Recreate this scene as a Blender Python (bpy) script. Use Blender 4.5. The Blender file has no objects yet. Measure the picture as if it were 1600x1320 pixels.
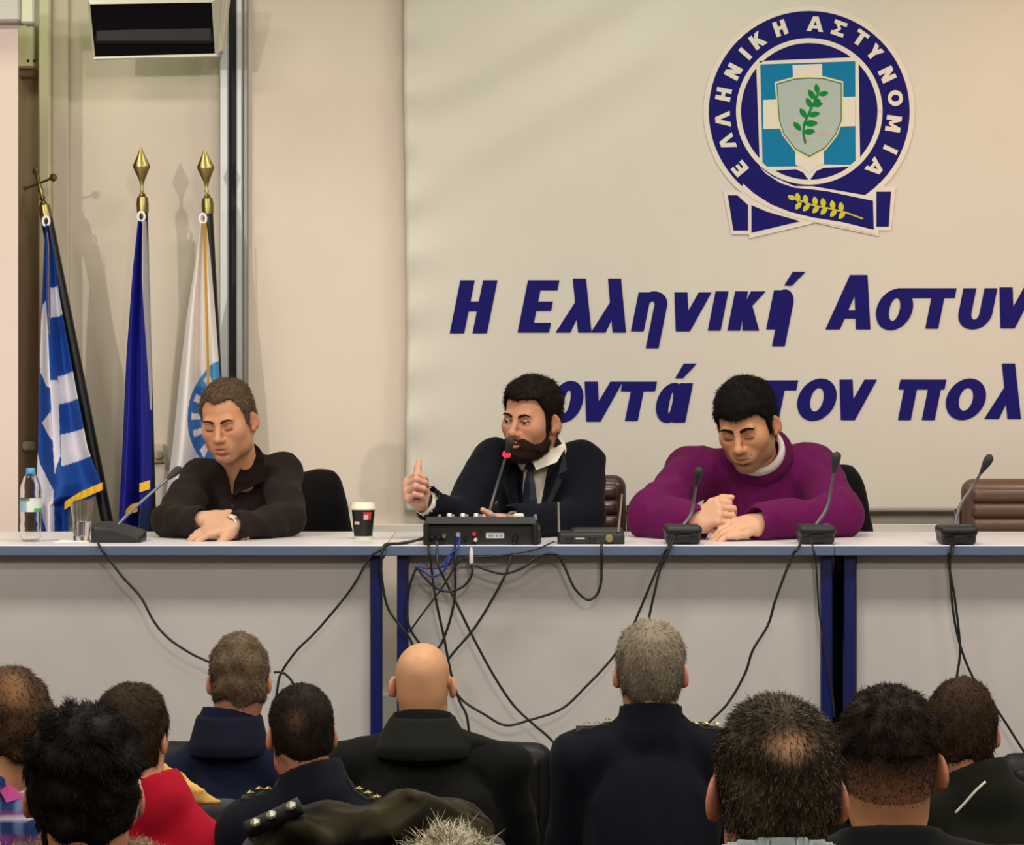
import bpy, math, random
import numpy as np
from mathutils import Vector, Matrix

random.seed(7); rng = np.random.default_rng(7)
SC = bpy.context.scene
COL = SC.collection
PI = math.pi

# ------------------------------------------------------------------ camera, world, lights, exposure
F = 4360.0            # focal length in pixels of the 1600 wide frame
HZ = 596.0            # image row of the horizon
CZ = 1.21             # camera height above the stage floor
cam = bpy.data.cameras.new('camera'); cam.sensor_fit = 'HORIZONTAL'; cam.sensor_width = 36.0
cam.lens = 36.0 * F / 1600.0; cam.shift_y = -(660.0 - HZ) / 1600.0; cam.clip_end = 100
camo = bpy.data.objects.new('camera', cam); COL.objects.link(camo)
camo.location = (0, 0, CZ); camo.rotation_euler = (PI / 2, 0, 0); SC.camera = camo

w = bpy.data.worlds.new('world'); SC.world = w; w.use_nodes = True
w.node_tree.nodes['Background'].inputs[0].default_value = (0.9, 0.85, 0.8, 1)
w.node_tree.nodes['Background'].inputs[1].default_value = 0.15

def area_light(name, loc, size, power, color, rot=(0, 0, 0)):
    l = bpy.data.lights.new(name, 'AREA'); l.shape = 'RECTANGLE'; l.size, l.size_y = size
    l.energy = power; l.color = color
    o = bpy.data.objects.new(name, l); COL.objects.link(o); o.location = loc; o.rotation_euler = rot
    return o
def spot_light(name, loc, target, power, color, radius, angle, blend=0.6):
    l = bpy.data.lights.new(name, 'SPOT'); l.energy = power; l.color = color
    l.shadow_soft_size = radius; l.spot_size = math.radians(angle); l.spot_blend = blend
    o = bpy.data.objects.new(name, l); COL.objects.link(o); o.location = loc
    d = Vector(target) - Vector(loc); o.rotation_euler = d.to_track_quat('-Z', 'Y').to_euler()
    return o
WARM = (1.0, 0.92, 0.82)
for yy, pw in ((1.2, 42), (3.6, 48), (6.7, 62)):
    for xx in (-2.6, 0.2, 2.8):
        area_light('ceiling_lamp', (xx, yy, 3.22), (1.2, 0.5), pw, WARM)
area_light('stage_ceiling_lamp', (-1.9, 8.75, 3.2), (1.0, 0.25), 9, (0.88, 1.0, 0.55))
area_light('stage_ceiling_lamp', (0.6, 8.7, 3.2), (1.2, 0.25), 8, (0.95, 1.0, 0.66))
spot_light('stage_spot', (-4.4, 0.8, 3.0), (-1.55, 9.3, 1.45), 800, (1.0, 0.89, 0.78), 0.07, 19, 0.9)
spot_light('stage_spot', (0.6, 1.0, 3.1), (0.3, 9.0, 1.2), 330, (1.0, 0.89, 0.78), 0.25, 50, 0.8)
spot_light('stage_spot', (2.3, 7.9, 3.1), (1.85, 9.5, 1.8), 60, (1.0, 0.55, 0.24), 0.08, 62, 1.0)

vs = SC.view_settings
vs.view_transform = 'Standard'; vs.look = 'None'; vs.gamma = 1.0; vs.use_curve_mapping = False
vs.exposure = 0.02

# ------------------------------------------------------------------ basic helpers
def P(px, py, Y):
    return np.array([(px - 800.0) * Y / F, Y, CZ - (py - HZ) * Y / F])
def V3(*a): return np.array(a, float)
def nrm(v):
    v = np.asarray(v, float); return v / max(1e-9, np.linalg.norm(v))
def lin(h):
    h = h.lstrip('#'); c = [int(h[i:i + 2], 16) / 255 for i in (0, 2, 4)]
    return tuple(x / 12.92 if x <= .04045 else ((x + .055) / 1.055) ** 2.4 for x in c)

MATS = {}
def mat(name, color, rough=0.6, metal=0.0, noise=0.0, nscale=30.0, bump=0.0, bscale=80.0, attr=False,
        spec=0.5, sss=0.0, sheen=0.0, coat=0.0, emit=None, estr=0.0, trans=0.0, ior=1.45, stretch=None):
    if name in MATS: return MATS[name]
    m = bpy.data.materials.new(name); m.use_nodes = True
    nt = m.node_tree; N = nt.nodes; L = nt.links; b = N['Principled BSDF']
    c = lin(color) if isinstance(color, str) else color
    b.inputs['Base Color'].default_value = (*c, 1); b.inputs['Roughness'].default_value = rough
    b.inputs['Metallic'].default_value = metal; b.inputs['Specular IOR Level'].default_value = spec
    b.inputs['IOR'].default_value = ior
    if trans: b.inputs['Transmission Weight'].default_value = trans
    if sheen: b.inputs['Sheen Weight'].default_value = sheen; b.inputs['Sheen Roughness'].default_value = 0.5
    if coat: b.inputs['Coat Weight'].default_value = coat; b.inputs['Coat Roughness'].default_value = .15
    if sss:
        b.inputs['Subsurface Weight'].default_value = sss
        b.inputs['Subsurface Radius'].default_value = (0.008, 0.003, 0.0015); b.inputs['Subsurface Scale'].default_value = 1.0
    if emit:
        b.inputs['Emission Color'].default_value = (*lin(emit), 1); b.inputs['Emission Strength'].default_value = estr
    src = None
    if attr:
        a = N.new('ShaderNodeAttribute'); a.attribute_name = 'Col'; src = a.outputs['Color']
        L.new(src, b.inputs['Base Color'])
    vec = None
    if noise or bump:
        tc = N.new('ShaderNodeTexCoord'); vec = tc.outputs['Object']
        if stretch:
            mp = N.new('ShaderNodeMapping'); mp.inputs['Scale'].default_value = stretch
            L.new(vec, mp.inputs['Vector']); vec = mp.outputs['Vector']
    if noise:
        t = N.new('ShaderNodeTexNoise'); t.inputs['Scale'].default_value = nscale; t.inputs['Detail'].default_value = 4
        L.new(vec, t.inputs['Vector'])
        r = N.new('ShaderNodeMapRange'); r.inputs['To Min'].default_value = 1 - noise; r.inputs['To Max'].default_value = 1 + noise
        r.inputs['From Min'].default_value = .25; r.inputs['From Max'].default_value = .75
        L.new(t.outputs['Fac'], r.inputs['Value'])
        mx = N.new('ShaderNodeVectorMath'); mx.operation = 'SCALE'
        if src is None:
            mx.inputs[0].default_value = c
        else: L.new(src, mx.inputs[0])
        L.new(r.outputs['Result'], mx.inputs['Scale']); L.new(mx.outputs[0], b.inputs['Base Color'])
    if bump:
        t = N.new('ShaderNodeTexNoise'); t.inputs['Scale'].default_value = bscale; t.inputs['Detail'].default_value = 3
        L.new(vec, t.inputs['Vector'])
        bp = N.new('ShaderNodeBump'); bp.inputs['Strength'].default_value = bump; bp.inputs['Distance'].default_value = 0.004
        L.new(t.outputs['Fac'], bp.inputs['Height']); L.new(bp.outputs['Normal'], b.inputs['Normal'])
    MATS[name] = m
    return m

def np_mesh(name, verts, faces, smooth=True, cols=None):
    """faces: list of int arrays (each of shape n x k)."""
    me = bpy.data.meshes.new(name)
    verts = np.asarray(verts, np.float32)
    faces = [np.asarray(f, np.int32) for f in faces if len(f)]
    nl = sum(f.size for f in faces); npol = sum(len(f) for f in faces)
    me.vertices.add(len(verts)); me.vertices.foreach_set('co', verts.ravel())
    me.loops.add(nl); me.loops.foreach_set('vertex_index', np.concatenate([f.ravel() for f in faces]) if faces else [])
    me.polygons.add(npol)
    st, tot, o = [], [], 0
    for f in faces:
        k = f.shape[1]; st.append(o + np.arange(len(f)) * k); tot.append(np.full(len(f), k)); o += f.size
    me.polygons.foreach_set('loop_start', np.concatenate(st).astype(np.int32))
    me.polygons.foreach_set('loop_total', np.concatenate(tot).astype(np.int32))
    if smooth: me.polygons.foreach_set('use_smooth', np.ones(npol, bool))
    if cols is not None:
        a = me.attributes.new('Col', 'FLOAT_COLOR', 'POINT')
        c = np.ones((len(verts), 4), np.float32); c[:, :3] = cols; a.data.foreach_set('color', c.ravel())
    me.update(calc_edges=True); me.validate()
    return me

def tag(o, label=None, cat=None, group=None, kind=None):
    if label: o['label'] = label
    if cat: o['category'] = cat
    if group: o['group'] = group
    if kind: o['kind'] = kind
    return o
def empty(name, loc, label=None, cat=None, group=None, kind=None):
    o = bpy.data.objects.new(name, None); COL.objects.link(o); o.location = [float(v) for v in loc]; o.empty_display_size = .1
    return tag(o, label, cat, group, kind)
def wloc(o):
    l = np.zeros(3)
    while o is not None:
        l += np.array(o.location); o = o.parent
    return l

class MB:
    """Collects shapes in world coordinates; build() links them as one mesh object."""
    def __init__(s): s.v = []; s.f = {}; s.n = 0
    def put(s, v, faces):
        v = np.asarray(v, float).reshape(-1, 3)
        for f in faces: s.f.setdefault(len(f), []).append([i + s.n for i in f])
        s.v.append(v); s.n += len(v); return s
    def box(s, lo, hi, bev=0.0, M=None):
        lo = np.array(lo, float); hi = np.array(hi, float)
        b = min(bev, .49 * float((hi - lo).min())) if bev else 0
        if not b:
            v = [[(lo, hi)[i][0], (lo, hi)[j][1], (lo, hi)[k][2]] for i in (0, 1) for j in (0, 1) for k in (0, 1)]
            fs = [(0, 1, 3, 2), (4, 6, 7, 5), (0, 4, 5, 1), (2, 3, 7, 6), (0, 2, 6, 4), (1, 5, 7, 3)]
        else:
            # 24 vertices: for every corner three, each pulled in along two axes
            v = []; idx = {}
            for i in (0, 1):
                for j in (0, 1):
                    for k in (0, 1):
                        for a in range(3):
                            p = [(lo, hi)[i][0], (lo, hi)[j][1], (lo, hi)[k][2]]; sg = (i, j, k)
                            for q in range(3):
                                if q != a: p[q] += b if sg[q] == 0 else -b
                            idx[(i, j, k, a)] = len(v); v.append(p)
            fs = []
            def face(c, want):
                c = list(c); p = np.array([v[q] for q in c]); n = np.cross(p[1] - p[0], p[2] - p[0])
                if np.dot(n, want) < 0: c.reverse()
                fs.append(tuple(c))
            for a in range(3):
                o1, o2 = [q for q in range(3) if q != a]
                for sd in (0, 1):
                    c = []
                    for (m, n_) in ((0, 0), (0, 1), (1, 1), (1, 0)):
                        s3 = [0, 0, 0]; s3[a] = sd; s3[o1] = m; s3[o2] = n_; c.append(idx[(*s3, a)])
                    w_ = [0, 0, 0]; w_[a] = 1 if sd else -1; face(c, w_)
                for m in (0, 1):
                    for n_ in (0, 1):
                        c0 = [0, 0, 0]; c0[o1] = m; c0[o2] = n_; c1 = list(c0); c1[a] = 1
                        w_ = [0, 0, 0]; w_[o1] = 1 if m else -1; w_[o2] = 1 if n_ else -1
                        face((idx[(*c0, o1)], idx[(*c1, o1)], idx[(*c1, o2)], idx[(*c0, o2)]), w_)
            for i in (0, 1):
                for j in (0, 1):
                    for k in (0, 1):
                        face([idx[(i, j, k, a)] for a in range(3)], (i * 2 - 1, j * 2 - 1, k * 2 - 1))
        v = np.array(v, float)
        if M is not None: v = (np.array(M)[:3, :3] @ v.T).T + np.array(M)[:3, 3]
        return s.put(v, fs)
    def tube(s, pts, r, n=8, caps=True):
        pts = np.asarray(pts, float); m = len(pts)
        r = np.full(m, r) if np.isscalar(r) else np.asarray(r, float)
        tg = np.gradient(pts, axis=0); tg /= np.linalg.norm(tg, axis=1)[:, None] + 1e-12
        up = V3(0, 0, 1) if abs(tg[0][2]) < .9 else V3(1, 0, 0)
        a = nrm(np.cross(tg[0], up)); V = []
        for i in range(m):
            a = nrm(a - tg[i] * np.dot(a, tg[i])); b = np.cross(tg[i], a)
            th = np.arange(n) * 2 * PI / n
            V.append(pts[i] + r[i] * (np.cos(th)[:, None] * a + np.sin(th)[:, None] * b))
        V = np.concatenate(V); fs = []
        for i in range(m - 1):
            for j in range(n):
                fs.append((i * n + j, i * n + (j + 1) % n, (i + 1) * n + (j + 1) % n, (i + 1) * n + j))
        if caps: fs.append(tuple(range(n - 1, -1, -1))); fs.append(tuple((m - 1) * n + j for j in range(n)))
        return s.put(V, fs)
    def lathe(s, base, prof, n=24, axis=(0, 0, 1), capb=True, capt=True):
        """prof: (radius, height) pairs along the axis."""
        ax = nrm(axis); u = nrm(np.cross(ax, V3(1, 0, 0) if abs(ax[0]) < .9 else V3(0, 1, 0))); wv = np.cross(ax, u)
        V = []; th = np.arange(n) * 2 * PI / n
        for (r, h) in prof: V.append(np.asarray(base) + ax * h + r * (np.cos(th)[:, None] * u + np.sin(th)[:, None] * wv))
        V = np.concatenate(V); fs = []
        for i in range(len(prof) - 1):
            for j in range(n):
                fs.append((i * n + j, i * n + (j + 1) % n, (i + 1) * n + (j + 1) % n, (i + 1) * n + j))
        if capb: fs.append(tuple(range(n - 1, -1, -1)))
        if capt: fs.append(tuple((len(prof) - 1) * n + j for j in range(n)))
        return s.put(V, fs)
    def prism(s, poly, y0, y1):
        """poly: list of (x, z); extruded along Y."""
        m = len(poly); V = [(p[0], y0, p[1]) for p in poly] + [(p[0], y1, p[1]) for p in poly]
        ar = sum(poly[i][0] * poly[(i + 1) % m][1] - poly[(i + 1) % m][0] * poly[i][1] for i in range(m))
        f = list(range(m)); b = [i + m for i in range(m)]
        fs = []
        if ar > 0: fs += [tuple(f), tuple(reversed(b))] + [(i, i + m, (i + 1) % m + m, (i + 1) % m) for i in range(m)]
        else: fs += [tuple(reversed(f)), tuple(b)] + [(i, (i + 1) % m, (i + 1) % m + m, i + m) for i in range(m)]
        return s.put(V, fs)
    def build(s, name, m, parent=None, smooth=False, label=None, auto=None):
        v = np.concatenate(s.v)
        if parent is not None: v = v - wloc(parent)
        me = bpy.data.meshes.new(name)
        me.from_pydata(v.tolist(), [], [f for k in sorted(s.f) for f in s.f[k]])
        if smooth: me.polygons.foreach_set('use_smooth', np.ones(len(me.polygons), bool))
        me.update()
        if auto is not None and smooth:
            me.set_sharp_from_angle(angle=math.radians(auto))
        o = bpy.data.objects.new(name, me); COL.objects.link(o); me.materials.append(m)
        if parent is not None: o.parent = parent
        if label: o['label'] = label
        return o

def obj_np(name, v, faces, m, parent=None, smooth=True, cols=None):
    v = np.asarray(v, float)
    if parent is not None: v = v - wloc(parent)
    me = np_mesh(name, v, faces, smooth, cols); me.materials.append(m)
    o = bpy.data.objects.new(name, me); COL.objects.link(o)
    if parent is not None: o.parent = parent
    return o

def spline(pts, n=8):
    p = np.asarray(pts, float)
    if len(p) < 3: return p
    q = np.vstack([2 * p[0] - p[1], p, 2 * p[-1] - p[-2]]); out = []
    for i in range(len(p) - 1):
        a, b, c, d = q[i:i + 4]
        for t in np.linspace(0, 1, n, endpoint=False):
            out.append(.5 * ((2 * b) + (c - a) * t + (2 * a - 5 * b + 4 * c - d) * t * t + (3 * b - a - 3 * c + d) * t ** 3))
    out.append(p[-1]); return np.array(out)

def struct(name, mb, m, parent=None, smooth=False):
    o = mb.build(name, m, parent, smooth)
    if parent is None: o['kind'] = 'structure'
    return o

# ------------------------------------------------------------------ signed distance modelling
def wob(X, Y, Z, freq, seed, n=6, an=(1, 1, 1)):
    r = np.random.default_rng(seed); out = 0
    for i in range(n):
        k = nrm(r.normal(size=3)) * freq * r.uniform(.6, 1.5); ph = r.uniform(0, 6.28)
        out = out + np.sin(X * k[0] * an[0] + Y * k[1] * an[1] + Z * k[2] * an[2] + ph)
    return out / math.sqrt(n)

class Grid:
    def __init__(s, lo, hi, h):
        s.lo = np.asarray(lo, float); s.h = h
        s.n = np.ceil((np.asarray(hi, float) - s.lo) / h).astype(int) + 1
        s.d = np.full(s.n, 0.5, np.float32)
    def blk(s, lo, hi):
        i0 = np.clip(np.floor((np.asarray(lo) - s.lo) / s.h).astype(int), 0, s.n)
        i1 = np.clip(np.ceil((np.asarray(hi) - s.lo) / s.h).astype(int) + 1, 0, s.n)
        if np.any(i1 <= i0): return None
        ax = [(s.lo[a] + s.h * np.arange(i0[a], i1[a])).astype(np.float32) for a in range(3)]
        return (slice(i0[0], i1[0]), slice(i0[1], i1[1]), slice(i0[2], i1[2])), ax[0][:, None, None], ax[1][None, :, None], ax[2][None, None, :]
    def op(s, fn, lo, hi, k=0.0, mode='add'):
        mg = max(.03, 1.2 * k) if mode != 'int' else 0
        b = s.blk(np.asarray(lo) - mg, np.asarray(hi) + mg)
        if b is None: return
        sl, X, Y, Z = b; e = np.broadcast_to(fn(X, Y, Z), s.d[sl].shape).astype(np.float32); a = s.d[sl]
        if mode == 'add':
            if k <= 0: r = np.minimum(a, e)
            else:
                h = np.clip(.5 + .5 * (a - e) / k, 0, 1); r = a * (1 - h) + e * h - k * h * (1 - h)
        elif mode == 'sub':
            e = -e
            if k <= 0: r = np.maximum(a, e)
            else:
                h = np.clip(.5 - .5 * (a - e) / k, 0, 1); r = a * (1 - h) + e * h + k * h * (1 - h)
        else: r = np.maximum(a, e)
        s.d[sl] = r
    def ell(s, c, r, M=None, k=0.0, mode='add'):
        c = np.asarray(c, float); r = np.asarray(r, float); R = float(r.max())
        def fn(X, Y, Z):
            x, y, z = X - c[0], Y - c[1], Z - c[2]
            if M is not None: x, y, z = (M[0, i] * x + M[1, i] * y + M[2, i] * z for i in range(3))
            k0 = np.sqrt((x / r[0]) ** 2 + (y / r[1]) ** 2 + (z / r[2]) ** 2)
            k1 = np.sqrt((x / r[0] ** 2) ** 2 + (y / r[1] ** 2) ** 2 + (z / r[2] ** 2) ** 2) + 1e-6
            return k0 * (k0 - 1) / k1
        s.op(fn, c - R, c + R, k, mode)
    def cone(s, a, b, ra, rb, k=0.0, mode='add'):
        a = np.asarray(a, float); b = np.asarray(b, float); ba = b - a; L2 = float(ba @ ba) + 1e-12; R = max(ra, rb)
        def fn(X, Y, Z):
            x, y, z = X - a[0], Y - a[1], Z - a[2]
            t = np.clip((x * ba[0] + y * ba[1] + z * ba[2]) / L2, 0, 1)
            return np.sqrt((x - t * ba[0]) ** 2 + (y - t * ba[1]) ** 2 + (z - t * ba[2]) ** 2) - (ra + (rb - ra) * t)
        s.op(fn, np.minimum(a, b) - R, np.maximum(a, b) + R, k, mode)
    def rbox(s, c, half, rad, M=None, k=0.0, mode='add'):
        c = np.asarray(c, float); q = np.asarray(half, float) - rad; R = float(np.linalg.norm(half))
        def fn(X, Y, Z):
            x, y, z = X - c[0], Y - c[1], Z - c[2]
            if M is not None: x, y, z = (M[0, i] * x + M[1, i] * y + M[2, i] * z for i in range(3))
            x, y, z = np.abs(x) - q[0], np.abs(y) - q[1], np.abs(z) - q[2]
            return np.sqrt(np.maximum(x, 0) ** 2 + np.maximum(y, 0) ** 2 + np.maximum(z, 0) ** 2) + np.minimum(np.maximum(x, np.maximum(y, z)), 0) - rad
        s.op(fn, c - R, c + R, k, mode)
    def plane(s, p, n):   # keep the side the normal points away from
        p = np.asarray(p, float); n = nrm(n)
        sl, X, Y, Z = s.blk(s.lo, s.lo + s.h * (s.n - 1))
        s.d = np.maximum(s.d, ((X - p[0]) * n[0] + (Y - p[1]) * n[1] + (Z - p[2]) * n[2]).astype(np.float32))
    def warp(s, fn):
        sl, X, Y, Z = s.blk(s.lo, s.lo + s.h * (s.n - 1)); d = s.d[sl]
        near = np.abs(d) < .06
        i = np.nonzero(near); ax = [s.lo[a] + s.h * i[a] for a in range(3)]
        d[i] += fn(*ax).astype(np.float32); s.d[sl] = d
    def mesh(s):
        d = s.d.copy(); d[0] = d[-1] = .5; d[:, 0] = d[:, -1] = .5; d[:, :, 0] = d[:, :, -1] = .5
        ins = d < 0; n = s.n
        c = np.zeros(n - 1, np.int8)
        offs = [(i, j, k) for i in (0, 1) for j in (0, 1) for k in (0, 1)]
        for (i, j, k) in offs: c += ins[i:n[0] - 1 + i, j:n[1] - 1 + j, k:n[2] - 1 + k]
        act = (c > 0) & (c < 8); ci = np.array(np.nonzero(act)); m = ci.shape[1]
        idx = np.full(n - 1, -1, np.int32); idx[act] = np.arange(m)
        vals = np.array([d[ci[0] + i, ci[1] + j, ci[2] + k] for (i, j, k) in offs])
        acc = np.zeros((m, 3)); cnt = np.zeros(m)
        for a in range(8):
            for b in range(a + 1, 8):
                if sum(abs(offs[a][q] - offs[b][q]) for q in range(3)) != 1: continue
                va, vb = vals[a], vals[b]; x = (va < 0) != (vb < 0)
                t = va[x] / (va[x] - vb[x])
                acc[x] += np.array(offs[a]) + t[:, None] * (np.array(offs[b]) - np.array(offs[a])); cnt[x] += 1
        v = s.lo + s.h * (ci.T + acc / cnt[:, None])
        quads = []
        for a in range(3):
            o1, o2 = (a + 1) % 3, (a + 2) % 3
            A = [slice(None)] * 3; B = [slice(None)] * 3
            A[a] = slice(0, -1); B[a] = slice(1, None)
            ch = ins[tuple(A)] != ins[tuple(B)]
            e = np.array(np.nonzero(ch)).T
            e = e[(e[:, o1] > 0) & (e[:, o2] > 0) & (e[:, o1] < n[o1] - 1) & (e[:, o2] < n[o2] - 1)]
            if not len(e): continue
            fl = ins[tuple(e.T)]
            def g(d1, d2):
                q = e.copy(); q[:, o1] -= d1; q[:, o2] -= d2; return idx[tuple(q.T)]
            q = np.stack([g(1, 1), g(0, 1), g(0, 0), g(1, 0)], 1)
            q[~fl] = q[~fl][:, ::-1]; quads.append(q)
        return v, np.concatenate(quads)

def vnormals(v, q):
    fn = np.cross(v[q[:, 2]] - v[q[:, 0]], v[q[:, 3]] - v[q[:, 1]])
    n = np.zeros_like(v)
    for i in range(4): np.add.at(n, q[:, i], fn)
    return n / (np.linalg.norm(n, axis=1)[:, None] + 1e-12)

def strands(v, q, n, length, comb, rad, colfn, lift=.35, curl=0.0, seed=1, mask=None, jit=.35):
    """Short tapering hairs rooted on the surface v, q (vertices, quads); returns verts, faces, colours."""
    r = np.random.default_rng(seed); nr = vnormals(v, q)
    ar = np.linalg.norm(np.cross(v[q[:, 2]] - v[q[:, 0]], v[q[:, 3]] - v[q[:, 1]]), axis=1)
    if mask is not None: ar = ar * mask(v[q].mean(1))
    fi = r.choice(len(q), n, p=ar / ar.sum()); a, b = r.random((n, 1)), r.random((n, 1))
    c = v[q[fi]]; p = (c[:, 0] * (1 - a) + c[:, 1] * a) * (1 - b) + (c[:, 3] * (1 - a) + c[:, 2] * a) * b
    N = nr[q[fi, 0]]
    cd = comb(p); cd = cd - N * (cd * N).sum(1)[:, None]; cd /= np.linalg.norm(cd, axis=1)[:, None] + 1e-9
    cd = cd + r.normal(size=(n, 3)) * jit
    d = cd + N * lift; d /= np.linalg.norm(d, axis=1)[:, None]
    L = (length(p) if callable(length) else length) * r.uniform(.6, 1.25, n)
    if curl:
        cl = np.stack([np.sin(p @ r.normal(size=3) * 130 + 1), np.sin(p @ r.normal(size=3) * 130 + 2), np.sin(p @ r.normal(size=3) * 130 + 3)], 1) * curl
        mid = p + (d + cl * .7) * L[:, None] * .5; tip = mid + (cd * .8 - N * .5 + cl) * L[:, None] * .55
    else:
        mid = p + d * L[:, None] * .5; tip = mid + (cd * .95 + N * (lift * .3)) * L[:, None] * .5
    root = p - N * .002
    s1 = np.cross(d, N); s1 /= np.linalg.norm(s1, axis=1)[:, None] + 1e-9; s2 = np.cross(d, s1)
    R = rad * r.uniform(.7, 1.3, (n, 1)); V = np.empty((n, 7, 3))
    for j in range(3):
        th = j * 2 * PI / 3; o = (math.cos(th) * s1 + math.sin(th) * s2) * R
        V[:, j] = root + o; V[:, 3 + j] = mid + o * .8
    V[:, 6] = tip
    base = (np.arange(n) * 7)[:, None]
    Q = np.concatenate([base + np.array([j, (j + 1) % 3, 3 + (j + 1) % 3, 3 + j]) for j in range(3)])
    T = np.concatenate([base + np.array([3 + j, 3 + (j + 1) % 3, 6]) for j in range(3)])
    C = np.repeat(colfn(p, r), 7, axis=0)
    return V.reshape(-1, 3), Q, T, C

#@@STRUCTURE
# ------------------------------------------------------------------ the room
WALLM = mat('wall_paint', '#d9cdbf', .75, noise=.03, nscale=3, bump=.05, bscale=120)
BAYM = mat('bay_panel', '#cfc5b6', .6, noise=.03, nscale=4)
CREAM = mat('cream_post', '#d8d2b2', .55)
BROWNW = mat('brown_wall', '#a08c78', .7, noise=.08, nscale=20, stretch=(6, 6, .6))
ALU = mat('aluminium_profile', '#b9bdc0', .38, metal=.55)
BLACKGAP = mat('black_gap', '#0b0c0e', .6)
FLOORM = mat('stage_floor', '#6d6660', .45, noise=.1, nscale=6)
DARKFL = mat('hall_carpet', '#2b2a2e', .95, noise=.25, nscale=60, bump=.3, bscale=300)
CEILM = mat('ceiling_tiles', '#d8d4c8', .85)
WOODM = mat('stage_front_panel', '#4a4038', .5, noise=.15, nscale=8, stretch=(.5, 4, 8))
WHITEP = mat('white_plastic', '#dcd8d0', .45)

def wx(px, Y): return (px - 800) * Y / F
def wz(py, Y): return CZ - (py - HZ) * Y / F
YB = 9.60
struct('wall_back', MB().box((wx(388, YB), YB, -.1), (5.2, YB + .15, 3.3)), WALLM)
struct('wall_bay', MB().box((wx(76, YB), YB + .04, -.1), (wx(392, YB), YB + .18, 3.3)), BAYM)
struct('wall_recess', MB().box((-5.2, YB + .26, -.1), (wx(82, YB), YB + .4, 3.3)), BROWNW)
struct('trim_1', MB().box((wx(62, YB), YB - .03, -.1), (wx(80, YB), YB + .3, 3.3), .006), CREAM)
struct('trim_2', MB().box((wx(80, YB), YB + .015, 0), (wx(106, YB), YB + .045, 3.3), .004), BAYM)
pf = struct('trim_3', MB().box((wx(345, YB), YB - .05, 0), (wx(359, YB), YB + .06, 3.3), .004), ALU)
struct('trim_4', MB().box((wx(359, YB), YB - .02, 0), (wx(371, YB), YB + .06, 3.3)), BLACKGAP)
struct('trim_5', MB().box((wx(371, YB), YB - .05, 0), (wx(381, YB), YB + .06, 3.3), .004), ALU)
struct('trim_6', MB().box((wx(381, YB), YB - .035, 0), (wx(388.5, YB), YB + .06, 3.3), .003), mat('aluminium_dull', '#8f938d', .4, metal=.5))
struct('baseboard_back', MB().box((wx(388, YB), YB - .025, 0), (5.2, YB, .14), .004), WHITEP)
struct('trim_7', MB().box((wx(388, YB), YB - .03, .675), (5.2, YB, .722), .004), WHITEP)   # cable trunking along the wall
struct('wall_left', MB().box((-5.3, -2.6, -1.0), (-5.2, YB + .4, 3.3)), WALLM)
struct('wall_right', MB().box((5.2, -2.6, -1.0), (5.3, YB + .2, 3.3)), WALLM)
struct('wall_rear', MB().box((-5.3, -2.7, -1.0), (5.3, -2.6, 3.3)), WALLM)
struct('ceiling', MB().box((-5.3, -2.7, 3.3), (5.3, YB + .4, 3.4)), CEILM)
struct('floor_stage', MB().box((-5.2, 7.94, -.1), (5.2, YB + .4, 0)), FLOORM)
struct('trim_8', MB().box((-5.2, 7.90, -.8), (5.2, 7.94, .0)), WOODM)
ROWF = {1: -.72, 2: -.66, 3: -.60, 4: -.54, 5: -.47, 6: -.40}
steps = [(6.25, 7.90, -.72), (5.5, 6.25, -.66), (4.75, 5.5, -.60), (3.95, 4.75, -.54), (3.2, 3.95, -.47), (-2.6, 3.2, -.40)]
fb = MB()
for y0, y1, z in steps: fb.box((-5.2, y0, -1.0), (5.2, y1, z))
struct('floor_hall', fb, DARKFL)

# wall fittings
o = empty('wall_socket', P(246, 722, YB + .03), 'pale wall socket with round plug low between blue and white flags', 'socket')
a = P(238, 693, YB + .035); b = P(258, 723, YB + .035)
MB().box((a[0], YB + .015, b[2]), (b[0], YB + .04, a[2]), .004).build('plate', mat('socket_plate', '#b9ae9c', .5), o)
c = P(248, 711, YB)
MB().lathe((c[0], YB + .015, c[2]), [(.017, 0), (.016, .025), (.012, .03)], 16, (0, -1, 0)).build('plug', mat('plug_grey', '#a49a88', .4), o, True, auto=40)
a = P(38, 689, YB + .26); b = P(58, 703, YB + .26)
tag(MB().box((a[0], YB + .215, b[2]), (b[0], YB + .26, a[2]), .006).build('junction_box', WHITEP), 'small white junction box left of the striped flag', 'junction box')
o = empty('wall_bracket', P(43, 108, YB + .2), 'cream wall bracket with two screw holes under the screen housing', 'bracket')
a = P(29, 40, YB + .2); b = P(57, 108, YB + .2)
MB().box((a[0], YB + .15, b[2]), (b[0], YB + .26, a[2]), .006).build('body', CREAM, o)
for px in (44, 54):
    c = P(px, 95, YB + .15); MB().lathe(c + V3(0, .002, 0), [(.005, 0), (.005, .004)], 10, (0, -1, 0)).build('screw_hole', BLACKGAP, o)
a = P(29, 108, YB + .22); b = P(57, 120, YB + .22)
MB().box((a[0], YB + .2, b[2]), (b[0], YB + .26, a[2]), .004).build('lip', BROWNW, o)

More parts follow.
